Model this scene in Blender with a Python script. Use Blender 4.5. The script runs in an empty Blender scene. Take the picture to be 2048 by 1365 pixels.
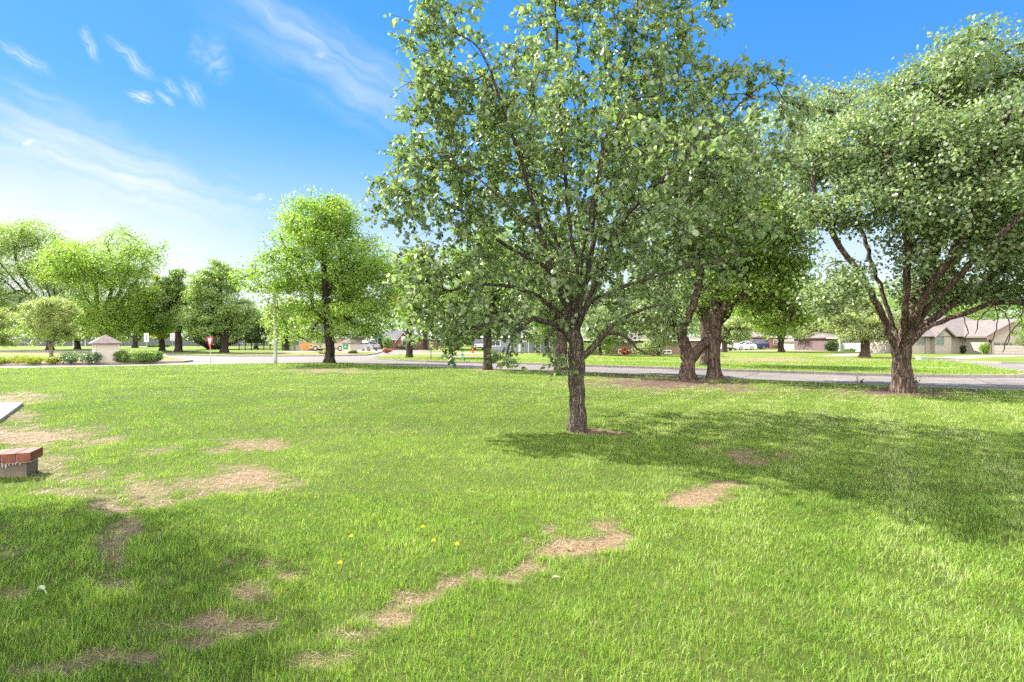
import bpy, bmesh, math, random, time
import numpy as np
from mathutils import Vector, geometry as mgeo
T0 = time.time()
scene = bpy.context.scene
COL = scene.collection
R = math.radians
H, F, CX, CY = 1.5, 1024.0, 1024.0, 682.5
BEDS = []

def ground(px, py, z=0.0):
    d = (H - z) * F / (py - CY)
    return ((px - CX) / F * d, d)
def at(px, py, d):
    return ((px - CX) / F * d, d, H - (py - CY) / F * d)

# ------------------------------------------------------------------ tagging
def tag(o, label=None, cat=None, group=None, kind=None):
    if label: o['label'] = label
    if cat: o['category'] = cat
    if group: o['group'] = group
    if kind: o['kind'] = kind
    return o
def thing(name, label, cat, loc=(0, 0, 0), rz=0.0, group=None):
    o = bpy.data.objects.new(name, None)
    COL.objects.link(o)
    o.location = loc
    o.rotation_euler = (0, 0, rz)
    o.empty_display_size = 0.2
    return tag(o, label, cat, group)
def link(name, me, parent=None):
    o = bpy.data.objects.new(name, me)
    COL.objects.link(o)
    if parent is not None: o.parent = parent
    return o

# ------------------------------------------------------------------ mesh builders
def mesh_np(name, verts, facegroups, mat, parent=None, attrs=None, smooth=False):
    me = bpy.data.meshes.new(name)
    verts = np.asarray(verts, dtype=np.float32)
    groups = [np.asarray(f, dtype=np.int32) for f in facegroups if len(f)]
    loops = np.concatenate([g.ravel() for g in groups])
    sizes = np.concatenate([np.full(len(g), g.shape[1], dtype=np.int32) for g in groups])
    starts = np.concatenate([[0], np.cumsum(sizes)[:-1]]).astype(np.int32)
    me.vertices.add(len(verts)); me.vertices.foreach_set('co', verts.ravel())
    me.loops.add(len(loops)); me.loops.foreach_set('vertex_index', loops)
    me.polygons.add(len(sizes)); me.polygons.foreach_set('loop_start', starts)
    me.polygons.foreach_set('loop_total', sizes)
    if smooth: me.polygons.foreach_set('use_smooth', np.ones(len(sizes), dtype=bool))
    me.update(calc_edges=True)
    for k, v in (attrs or {}).items():
        a = me.attributes.new(k, 'FLOAT', 'POINT')
        a.data.foreach_set('value', np.asarray(v, dtype=np.float32))
    me.materials.append(mat)
    return link(name, me, parent)

class MB:
    """collects simple shapes, builds ONE mesh"""
    def __init__(self): self.v = []; self.f = []
    def add(self, vs, fs):
        b = len(self.v); self.v += [tuple(p) for p in vs]; self.f += [tuple(i + b for i in f) for f in fs]; return self
    def box(self, x0, x1, y0, y1, z0, z1):
        vs = [(x0,y0,z0),(x1,y0,z0),(x1,y1,z0),(x0,y1,z0),(x0,y0,z1),(x1,y0,z1),(x1,y1,z1),(x0,y1,z1)]
        return self.add(vs, [(0,3,2,1),(4,5,6,7),(0,1,5,4),(1,2,6,5),(2,3,7,6),(3,0,4,7)])
    def prism(self, poly, z0, z1):
        n = len(poly)
        vs = [(x, y, z0) for x, y in poly] + [(x, y, z1) for x, y in poly]
        fs = [tuple(reversed(range(n))), tuple(range(n, 2*n))]
        fs += [(i, (i+1) % n, n + (i+1) % n, n + i) for i in range(n)]
        return self.add(vs, fs)
    def prism_y(self, poly, y0, y1):       # polygon in x,z extruded along y
        n = len(poly)
        vs = [(x, y0, z) for x, z in poly] + [(x, y1, z) for x, z in poly]
        fs = [tuple(range(n)), tuple(reversed(range(n, 2*n)))]
        fs += [((i+1) % n, i, n + i, n + (i+1) % n) for i in range(n)]
        return self.add(vs, fs)
    def prism_x(self, poly, x0, x1):       # polygon in y,z extruded along x
        n = len(poly)
        vs = [(x0, y, z) for y, z in poly] + [(x1, y, z) for y, z in poly]
        fs = [tuple(reversed(range(n))), tuple(range(n, 2*n))]
        fs += [(i, (i+1) % n, n + (i+1) % n, n + i) for i in range(n)]
        return self.add(vs, fs)
    def tube(self, pts, rads, n=8):
        pts = np.array(pts, float)
        if np.isscalar(rads): rads = [rads] * len(pts)
        v, f, t = tube_np(pts, np.array(rads, float), n)
        b = len(self.v); self.v += [tuple(p) for p in v]
        self.f += [tuple(int(i) + b for i in q) for q in f]
        k = len(pts)
        self.f.append(tuple(b + i for i in reversed(range(n))))
        self.f.append(tuple(b + (k-1)*n + i for i in range(n)))
        return self
    def build(self, name, mat, parent=None, bevel=0.0, smooth=False):
        me = bpy.data.meshes.new(name)
        me.from_pydata(self.v, [], self.f)
        bm = bmesh.new(); bm.from_mesh(me)
        bmesh.ops.recalc_face_normals(bm, faces=bm.faces)
        if bevel:
            bmesh.ops.bevel(bm, geom=bm.edges[:], offset=bevel, segments=2, affect='EDGES', profile=0.6)
        bm.to_mesh(me); bm.free()
        if smooth: me.polygons.foreach_set('use_smooth', [True] * len(me.polygons))
        me.materials.append(mat)
        return link(name, me, parent)

def tube_np(P, rad, n, lobes=None):
    k = len(P)
    t = np.empty_like(P)
    t[1:-1] = P[2:] - P[:-2]; t[0] = P[1] - P[0]; t[-1] = P[-1] - P[-2]
    t /= np.linalg.norm(t, axis=1, keepdims=True) + 1e-9
    m = t.mean(0)
    ref = np.eye(3)[np.argmin(np.abs(m))]
    s = np.cross(t, ref); s /= np.linalg.norm(s, axis=1, keepdims=True) + 1e-9
    u = np.cross(t, s)
    a = np.linspace(0, 2*np.pi, n, endpoint=False)
    rr = np.repeat(rad[:, None], n, 1)
    if lobes is not None: rr = rr * lobes(P, a)
    V = P[:, None, :] + rr[..., None] * (np.cos(a)[None, :, None] * s[:, None, :] + np.sin(a)[None, :, None] * u[:, None, :])
    i = np.arange(k - 1)[:, None] * n; j = np.arange(n)[None, :]; j2 = (j + 1) % n
    Fq = np.stack([i + j, i + j2, i + n + j2, i + n + j], -1).reshape(-1, 4)
    return V.reshape(-1, 3), Fq, t

# ------------------------------------------------------------------ noise (for scattering)
def vnoise(x, y, seed=0):
    xi = np.floor(x).astype(np.int64); yi = np.floor(y).astype(np.int64)
    fx = x - xi; fy = y - yi
    fx = fx*fx*(3-2*fx); fy = fy*fy*(3-2*fy)
    def h(a, b):
        n = (a * 374761393 + b * 668265263 + seed * 1442695041) & 0x7fffffff
        n = ((n ^ (n >> 13)) * 1274126177) & 0x7fffffff
        n = n ^ (n >> 16)
        return (n & 0xffff) / 65535.0
    return (h(xi, yi)*(1-fx) + h(xi+1, yi)*fx)*(1-fy) + (h(xi, yi+1)*(1-fx) + h(xi+1, yi+1)*fx)*fy
def fbm(x, y, seed=0, o=3):
    s = 0; a = 0.5; t = 0
    for k in range(o):
        s = s + a * vnoise(x * 2**k, y * 2**k, seed + k); t += a; a *= 0.5
    return s / t

# ------------------------------------------------------------------ materials
def newmat(name):
    m = bpy.data.materials.new(name); m.use_nodes = True
    nt = m.node_tree; nt.nodes.clear()
    return m, nt.nodes, nt.links
def setramp(r, stops):
    el = r.color_ramp.elements
    while len(el) > 1: el.remove(el[-1])
    el[0].position = stops[0][0]; el[0].color = (*stops[0][1], 1)
    for p, c in stops[1:]:
        e = el.new(p); e.color = (*c, 1)
def simple(name, col, rough=0.6, metal=0.0, var=0.12, scale=8.0, bump=0.0, bscale=60.0, spec=0.5, stretch=(1, 1, 1)):
    m, N, L = newmat(name)
    out = N.new('ShaderNodeOutputMaterial'); b = N.new('ShaderNodeBsdfPrincipled')
    tc = N.new('ShaderNodeTexCoord'); mp = N.new('ShaderNodeMapping'); mp.inputs['Scale'].default_value = stretch
    L.new(tc.outputs['Object'], mp.inputs['Vector'])
    n = N.new('ShaderNodeTexNoise'); n.inputs['Scale'].default_value = scale; n.inputs['Detail'].default_value = 5
    L.new(mp.outputs[0], n.inputs['Vector'])
    r = N.new('ShaderNodeValToRGB')
    setramp(r, [(0.3, tuple(c*(1-var) for c in col)), (0.7, tuple(min(1, c*(1+var)) for c in col))])
    L.new(n.outputs['Fac'], r.inputs[0]); L.new(r.outputs[0], b.inputs['Base Color'])
    b.inputs['Roughness'].default_value = rough; b.inputs['Metallic'].default_value = metal
    b.inputs['Specular IOR Level'].default_value = spec
    if bump:
        n2 = N.new('ShaderNodeTexNoise'); n2.inputs['Scale'].default_value = bscale; n2.inputs['Detail'].default_value = 4
        L.new(mp.outputs[0], n2.inputs['Vector'])
        bp = N.new('ShaderNodeBump'); bp.inputs['Strength'].default_value = bump; bp.inputs['Distance'].default_value = 0.02
        L.new(n2.outputs['Fac'], bp.inputs['Height']); L.new(bp.outputs[0], b.inputs['Normal'])
    L.new(b.outputs[0], out.inputs[0])
    return m

def leaf_mat(name, dark, mid, light, back, trans=0.38, tcol=None, rough=0.42, spec=0.5):
    m, N, L = newmat(name)
    out = N.new('ShaderNodeOutputMaterial'); b = N.new('ShaderNodeBsdfPrincipled')
    at_ = N.new('ShaderNodeAttribute'); at_.attribute_name = 'tint'
    r = N.new('ShaderNodeValToRGB'); setramp(r, [(0.0, dark), (0.5, mid), (1.0, light)])
    L.new(at_.outputs['Fac'], r.inputs[0])
    g = N.new('ShaderNodeNewGeometry')
    mx = N.new('ShaderNodeMixRGB'); mx.inputs[2].default_value = (*back, 1)
    mf = N.new('ShaderNodeMath'); mf.operation = 'MULTIPLY'; mf.inputs[1].default_value = 0.75
    L.new(g.outputs['Backfacing'], mf.inputs[0]); L.new(mf.outputs[0], mx.inputs[0]); L.new(r.outputs[0], mx.inputs[1])
    L.new(mx.outputs[0], b.inputs['Base Color'])
    b.inputs['Roughness'].default_value = rough; b.inputs['Specular IOR Level'].default_value = spec
    tr = N.new('ShaderNodeBsdfTranslucent')
    tm = N.new('ShaderNodeMixRGB'); tm.blend_type = 'MULTIPLY'; tm.inputs[0].default_value = 1
    L.new(r.outputs[0], tm.inputs[1]); tm.inputs[2].default_value = (*(tcol or (2.2, 2.1, 0.9)), 1)
    L.new(tm.outputs[0], tr.inputs['Color'])
    ms = N.new('ShaderNodeMixShader'); ms.inputs[0].default_value = trans
    L.new(b.outputs[0], ms.inputs[1]); L.new(tr.outputs[0], ms.inputs[2]); L.new(ms.outputs[0], out.inputs[0])
    return m

def bark_mat(name, dark, light, scale=18.0, strength=0.9):
    m, N, L = newmat(name)
    out = N.new('ShaderNodeOutputMaterial'); b = N.new('ShaderNodeBsdfPrincipled')
    tc = N.new('ShaderNodeTexCoord'); mp = N.new('ShaderNodeMapping'); mp.inputs['Scale'].default_value = (1, 1, 0.22)
    nz = N.new('ShaderNodeTexNoise'); nz.inputs['Scale'].default_value = 5; nz.inputs['Detail'].default_value = 3
    L.new(tc.outputs['Object'], nz.inputs['Vector'])
    ad = N.new('ShaderNodeVectorMath'); ad.operation = 'MULTIPLY_ADD'
    L.new(nz.outputs['Color'], ad.inputs[0]); ad.inputs[1].default_value = (0.08, 0.08, 0.3); L.new(tc.outputs['Object'], ad.inputs[2])
    L.new(ad.outputs[0], mp.inputs['Vector'])
    mp.inputs['Scale'].default_value = (1, 1, 0.13)
    n = N.new('ShaderNodeTexNoise'); n.inputs['Scale'].default_value = scale * 1.5; n.inputs['Detail'].default_value = 6; n.inputs['Roughness'].default_value = 0.62
    L.new(mp.outputs[0], n.inputs['Vector'])
    n0 = N.new('ShaderNodeTexNoise'); n0.inputs['Scale'].default_value = scale * 5; n0.inputs['Detail'].default_value = 5; n0.inputs['Roughness'].default_value = 0.7
    L.new(tc.outputs['Object'], n0.inputs['Vector'])
    sb = N.new('ShaderNodeMath'); sb.operation = 'SUBTRACT'; L.new(n.outputs['Fac'], sb.inputs[0]); sb.inputs[1].default_value = 0.5
    ab = N.new('ShaderNodeMath'); ab.operation = 'ABSOLUTE'; L.new(sb.outputs[0], ab.inputs[0])
    mr = N.new('ShaderNodeMapRange'); mr.inputs['From Max'].default_value = 0.14
    L.new(ab.outputs[0], mr.inputs['Value'])
    pw = N.new('ShaderNodeMath'); pw.operation = 'MULTIPLY_ADD'; L.new(n0.outputs['Fac'], pw.inputs[0]); pw.inputs[1].default_value = 0.7; pw.inputs[2].default_value = 0.15
    mu = N.new('ShaderNodeMath'); mu.operation = 'MULTIPLY'; L.new(mr.outputs[0], mu.inputs[0]); L.new(pw.outputs[0], mu.inputs[1])
    r = N.new('ShaderNodeValToRGB')
    setramp(r, [(0.06, dark), (0.24, tuple(a*.45+c*.55 for a, c in zip(dark, light))), (0.55, light)])
    L.new(mu.outputs[0], r.inputs[0]); L.new(r.outputs[0], b.inputs['Base Color'])
    b.inputs['Roughness'].default_value = 0.9; b.inputs['Specular IOR Level'].default_value = 0.2
    bp = N.new('ShaderNodeBump'); bp.inputs['Strength'].default_value = strength; bp.inputs['Distance'].default_value = 0.03
    L.new(mu.outputs[0], bp.inputs['Height']); L.new(bp.outputs[0], b.inputs['Normal'])
    L.new(b.outputs[0], out.inputs[0])
    return m

def brick_mat(name, c1, c2, mortar, w=0.21, h=0.07, bump=0.4):
    m, N, L = newmat(name)
    out = N.new('ShaderNodeOutputMaterial'); b = N.new('ShaderNodeBsdfPrincipled')
    tc = N.new('ShaderNodeTexCoord')
    sx = N.new('ShaderNodeSeparateXYZ'); L.new(tc.outputs['Object'], sx.inputs[0])
    ad = N.new('ShaderNodeMath'); L.new(sx.outputs['X'], ad.inputs[0]); L.new(sx.outputs['Y'], ad.inputs[1])
    cb = N.new('ShaderNodeCombineXYZ'); L.new(ad.outputs[0], cb.inputs['X']); L.new(sx.outputs['Z'], cb.inputs['Y'])
    br = N.new('ShaderNodeTexBrick'); L.new(cb.outputs[0], br.inputs['Vector'])
    br.inputs['Scale'].default_value = 1.0; br.inputs['Brick Width'].default_value = w; br.inputs['Row Height'].default_value = h
    br.inputs['Mortar Size'].default_value = 0.008
    br.inputs['Color1'].default_value = (*c1, 1); br.inputs['Color2'].default_value = (*c2, 1); br.inputs['Mortar'].default_value = (*mortar, 1)
    L.new(br.outputs['Color'], b.inputs['Base Color']); b.inputs['Roughness'].default_value = 0.85
    bp = N.new('ShaderNodeBump'); bp.inputs['Strength'].default_value = bump; bp.inputs['Distance'].default_value = 0.01; bp.invert = True
    L.new(br.outputs['Fac'], bp.inputs['Height']); L.new(bp.outputs[0], b.inputs['Normal'])
    L.new(b.outputs[0], out.inputs[0])
    return m

def ground_mat(name, use_bare=True, far=False):
    """lawn soil and turf: green turf colour, thatch, bare earth where the 'bare' attribute says"""
    m, N, L = newmat(name)
    out = N.new('ShaderNodeOutputMaterial'); b = N.new('ShaderNodeBsdfPrincipled')
    g = N.new('ShaderNodeNewGeometry')
    n1 = N.new('ShaderNodeTexNoise'); n1.inputs['Scale'].default_value = 0.35; n1.inputs['Detail'].default_value = 4
    n2 = N.new('ShaderNodeTexNoise'); n2.inputs['Scale'].default_value = 6 if far else 14; n2.inputs['Detail'].default_value = 6; n2.inputs['Roughness'].default_value = 0.75
    n3 = N.new('ShaderNodeTexNoise'); n3.inputs['Scale'].default_value = 40; n3.inputs['Detail'].default_value = 5; n3.inputs['Roughness'].default_value = 0.8
    for n in (n1, n2, n3): L.new(g.outputs['Position'], n.inputs['Vector'])
    r1 = N.new('ShaderNodeValToRGB')
    if far: setramp(r1, [(0.3, (0.085, 0.135, 0.018)), (0.5, (0.135, 0.185, 0.030)), (0.62, (0.20, 0.215, 0.055)), (0.75, (0.27, 0.235, 0.10))])
    else: setramp(r1, [(0.3, (0.040, 0.062, 0.010)), (0.55, (0.075, 0.100, 0.018)), (0.75, (0.13, 0.13, 0.045))])
    mxf = N.new('ShaderNodeMixRGB'); mxf.inputs[0].default_value = 0.45
    L.new(n1.outputs['Fac'], mxf.inputs[1]); L.new(n2.outputs['Fac'], mxf.inputs[2]); L.new(mxf.outputs[0], r1.inputs[0])
    r3 = N.new('ShaderNodeValToRGB'); setramp(r3, [(0.25, (0.085, 0.055, 0.036)), (0.42, (0.19, 0.130, 0.085)), (0.6, (0.30, 0.215, 0.140)), (0.78, (0.43, 0.335, 0.24))])
    mxb = N.new('ShaderNodeMixRGB'); mxb.inputs[0].default_value = 0.6
    L.new(n2.outputs['Fac'], mxb.inputs[1]); L.new(n3.outputs['Fac'], mxb.inputs[2]); L.new(mxb.outputs[0], r3.inputs[0])
    a = N.new('ShaderNodeAttribute'); a.attribute_name = 'bare'
    mx = N.new('ShaderNodeMixRGB'); L.new(a.outputs['Fac'], mx.inputs[0]); L.new(r1.outputs[0], mx.inputs[1]); L.new(r3.outputs[0], mx.inputs[2])
    am = N.new('ShaderNodeAttribute'); am.attribute_name = 'mulch'
    rm = N.new('ShaderNodeValToRGB'); setramp(rm, [(0.3, (0.035, 0.020, 0.018)), (0.55, (0.105, 0.062, 0.054)), (0.75, (0.20, 0.135, 0.115))]); L.new(mxb.outputs[0], rm.inputs[0])
    mu2 = N.new('ShaderNodeMixRGB'); L.new(am.outputs['Fac'], mu2.inputs[0]); L.new(mx.outputs[0], mu2.inputs[1]); L.new(rm.outputs[0], mu2.inputs[2]); mx = mu2
    L.new(mx.outputs[0], b.inputs['Base Color']); b.inputs['Roughness'].default_value = 0.95; b.inputs['Specular IOR Level'].default_value = 0.15
    bp = N.new('ShaderNodeBump'); bp.inputs['Strength'].default_value = 0.8; bp.inputs['Distance'].default_value = 0.06 if far else 0.02
    L.new(n3.outputs['Fac'] if not far else n2.outputs['Fac'], bp.inputs['Height']); L.new(bp.outputs[0], b.inputs['Normal'])
    L.new(b.outputs[0], out.inputs[0])
    return m

def grass_mat(name):
    m, N, L = newmat(name)
    out = N.new('ShaderNodeOutputMaterial'); b = N.new('ShaderNodeBsdfPrincipled')
    t = N.new('ShaderNodeAttribute'); t.attribute_name = 'tint'
    d = N.new('ShaderNodeAttribute'); d.attribute_name = 'dry'
    r = N.new('ShaderNodeValToRGB')
    setramp(r, [(0.0, (0.048, 0.135, 0.012)), (0.35, (0.145, 0.275, 0.022)), (0.65, (0.248, 0.375, 0.045)), (0.85, (0.345, 0.44, 0.11)), (1.0, (0.47, 0.52, 0.27))])
    L.new(t.outputs['Fac'], r.inputs[0])
    rd = N.new('ShaderNodeValToRGB'); setramp(rd, [(0.0, (0.17, 0.10, 0.055)), (0.5, (0.36, 0.265, 0.165)), (1.0, (0.55, 0.47, 0.35))])
    L.new(t.outputs['Fac'], rd.inputs[0])
    mx = N.new('ShaderNodeMixRGB'); L.new(d.outputs['Fac'], mx.inputs[0]); L.new(r.outputs[0], mx.inputs[1]); L.new(rd.outputs[0], mx.inputs[2])
    L.new(mx.outputs[0], b.inputs['Base Color']); b.inputs['Roughness'].default_value = 0.5; b.inputs['Specular IOR Level'].default_value = 0.4
    tr = N.new('ShaderNodeBsdfTranslucent')
    tm = N.new('ShaderNodeMixRGB'); tm.blend_type = 'MULTIPLY'; tm.inputs[0].default_value = 1
    L.new(mx.outputs[0], tm.inputs[1]); tm.inputs[2].default_value = (1.7, 1.6, 1.1, 1); L.new(tm.outputs[0], tr.inputs['Color'])
    ms = N.new('ShaderNodeMixShader'); ms.inputs[0].default_value = 0.4
    L.new(b.outputs[0], ms.inputs[1]); L.new(tr.outputs[0], ms.inputs[2]); L.new(ms.outputs[0], out.inputs[0])
    return m

M = {}
M['lawn'] = ground_mat('turf_soil')
M['far_lawn'] = ground_mat('far_turf', far=True)
M['grass'] = grass_mat('grass_blade')
def road_mat():
    m = simple('road_concrete', (0.185, 0.160, 0.145), 0.9, var=0.2, scale=0.7, bump=0.25, bscale=40)
    N = m.node_tree.nodes; L = m.node_tree.links
    b = next(n for n in N if n.type == 'BSDF_PRINCIPLED'); old = b.inputs['Base Color'].links[0].from_socket
    tc = N.new('ShaderNodeTexCoord'); mp = N.new('ShaderNodeMapping'); mp.inputs['Rotation'].default_value = (0, 0, R(34)); L.new(tc.outputs['Object'], mp.inputs['Vector'])
    br = N.new('ShaderNodeTexBrick'); br.offset = 0; br.inputs['Scale'].default_value = 1; br.inputs['Brick Width'].default_value = 4.2; br.inputs['Row Height'].default_value = 3.4
    br.inputs['Mortar Size'].default_value = 0.035; br.inputs['Color1'].default_value = (1, 1, 1, 1); br.inputs['Color2'].default_value = (.86, .86, .87, 1); br.inputs['Mortar'].default_value = (.38, .36, .34, 1)
    L.new(mp.outputs[0], br.inputs['Vector'])
    no = N.new('ShaderNodeTexNoise'); no.inputs['Scale'].default_value = 5; no.inputs['Detail'].default_value = 8; no.inputs['Roughness'].default_value = .8; L.new(tc.outputs['Object'], no.inputs['Vector'])
    rr = N.new('ShaderNodeValToRGB'); setramp(rr, [(.36, (.62, .61, .6)), (.5, (1, 1, 1))]); L.new(no.outputs['Fac'], rr.inputs[0])
    m1 = N.new('ShaderNodeMixRGB'); m1.blend_type = 'MULTIPLY'; m1.inputs[0].default_value = 1; L.new(old, m1.inputs[1]); L.new(br.outputs['Color'], m1.inputs[2])
    m2 = N.new('ShaderNodeMixRGB'); m2.blend_type = 'MULTIPLY'; m2.inputs[0].default_value = 1; L.new(m1.outputs[0], m2.inputs[1]); L.new(rr.outputs[0], m2.inputs[2])
    L.new(m2.outputs[0], b.inputs['Base Color'])
    return m
M['road'] = road_mat()
M['kerb'] = simple('kerb_concrete', (0.30, 0.265, 0.235), 0.9, var=0.15, scale=3, bump=0.2)
M['concrete'] = simple('pale_concrete', (0.37, 0.33, 0.30), 0.9, var=0.08, scale=5, bump=0.2)
M['concrete_base'] = simple('grey_concrete', (0.145, 0.115, 0.09), 0.95, var=0.25, scale=7, bump=0.5)
M['paving'] = simple('driveway_concrete', (0.29, 0.232, 0.205), 0.9, var=0.1, scale=0.8, bump=0.1)
M['mulch'] = simple('bark_mulch', (0.24, 0.125, 0.10), 1.0, var=0.4, scale=12, bump=0.9, bscale=30)
M['soil'] = simple('bare_soil', (0.30, 0.19, 0.13), 1.0, var=0.4, scale=3, bump=0.8, bscale=20)
M['bark'] = bark_mat('grey_bark', (0.028, 0.020, 0.016), (0.27, 0.215, 0.175), 27, 1.0)
M['bark2'] = bark_mat('brown_bark', (0.035, 0.024, 0.020), (0.22, 0.155, 0.12), 9, 0.9)
M['bark3'] = bark_mat('dark_bark', (0.020, 0.014, 0.012), (0.10, 0.072, 0.058), 6, 0.8)
M['bark_pale'] = bark_mat('pale_bark', (0.14, 0.11, 0.09), (0.32, 0.26, 0.21), 9, 0.5)
M['leaf_pear'] = leaf_mat('pear_leaf', (0.060, 0.110, 0.036), (0.155, 0.225, 0.084), (0.30, 0.36, 0.18), (0.27, 0.33, 0.20), 0.40, (1.7, 1.75, 0.95), rough=0.38, spec=0.6)
M['leaf_pear2'] = leaf_mat('silvery_pear_leaf', (0.065, 0.120, 0.038), (0.165, 0.235, 0.088), (0.35, 0.41, 0.22), (0.31, 0.36, 0.24), 0.38, (1.65, 1.7, 1.0), rough=0.40, spec=0.6)
M['leaf_oak'] = leaf_mat('oak_leaf', (0.080, 0.165, 0.014), (0.175, 0.295, 0.028), (0.32, 0.42, 0.09), (0.30, 0.38, 0.16), 0.46, (1.75, 1.75, 0.9))
M['leaf_mid'] = leaf_mat('mid_green_leaf', (0.075, 0.150, 0.026), (0.165, 0.265, 0.052), (0.32, 0.41, 0.15), (0.34, 0.40, 0.22), 0.44, (1.7, 1.7, 1.0))
M['leaf_dark'] = leaf_mat('dark_green_leaf', (0.026, 0.062, 0.018), (0.06, 0.112, 0.028), (0.12, 0.19, 0.065), (0.14, 0.19, 0.10), 0.32)
M['leaf_pale'] = leaf_mat('pale_leaf', (0.13, 0.185, 0.075), (0.24, 0.31, 0.14), (0.40, 0.45, 0.27), (0.38, 0.42, 0.30), 0.40)
M['leaf_yellow'] = leaf_mat('yellow_green_leaf', (0.15, 0.20, 0.045), (0.27, 0.335, 0.085), (0.44, 0.49, 0.22), (0.36, 0.40, 0.2), 0.42, (1.45, 1.5, 1.0))
M['leaf_lime'] = leaf_mat('lime_leaf', (0.13, 0.19, 0.012), (0.23, 0.29, 0.02), (0.35, 0.38, 0.05), (0.28, 0.32, 0.08), 0.4, (1.7, 1.6, 0.9))
M['leaf_red'] = leaf_mat('russet_leaf', (0.20, 0.055, 0.03), (0.34, 0.11, 0.05), (0.45, 0.22, 0.09), (0.3, 0.16, 0.1), 0.3, (1.4, 1.2, 0.9))
M['leaf_varieg'] = leaf_mat('variegated_leaf', (0.030, 0.085, 0.025), (0.075, 0.15, 0.055), (0.46, 0.52, 0.36), (0.2, 0.27, 0.15), 0.25)
M['white'] = simple('white_paint', (0.78, 0.77, 0.75), 0.5, var=0.03)
M['glass'] = simple('window_glass', (0.03, 0.045, 0.055), 0.08, var=0.1, spec=0.8)
M['metal'] = simple('galvanised_steel', (0.48, 0.48, 0.47), 0.45, 0.6, var=0.08)
M['black'] = simple('black_paint', (0.015, 0.015, 0.017), 0.4, var=0.1)
M['rubber'] = simple('tyre_rubber', (0.02, 0.02, 0.02), 0.85)
M['chrome'] = simple('bright_rim', (0.55, 0.55, 0.56), 0.3, 0.8)
M['red_lamp'] = simple('red_lens', (0.35, 0.02, 0.02), 0.2)
M['clear_lamp'] = simple('clear_lens', (0.7, 0.7, 0.68), 0.15)

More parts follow.
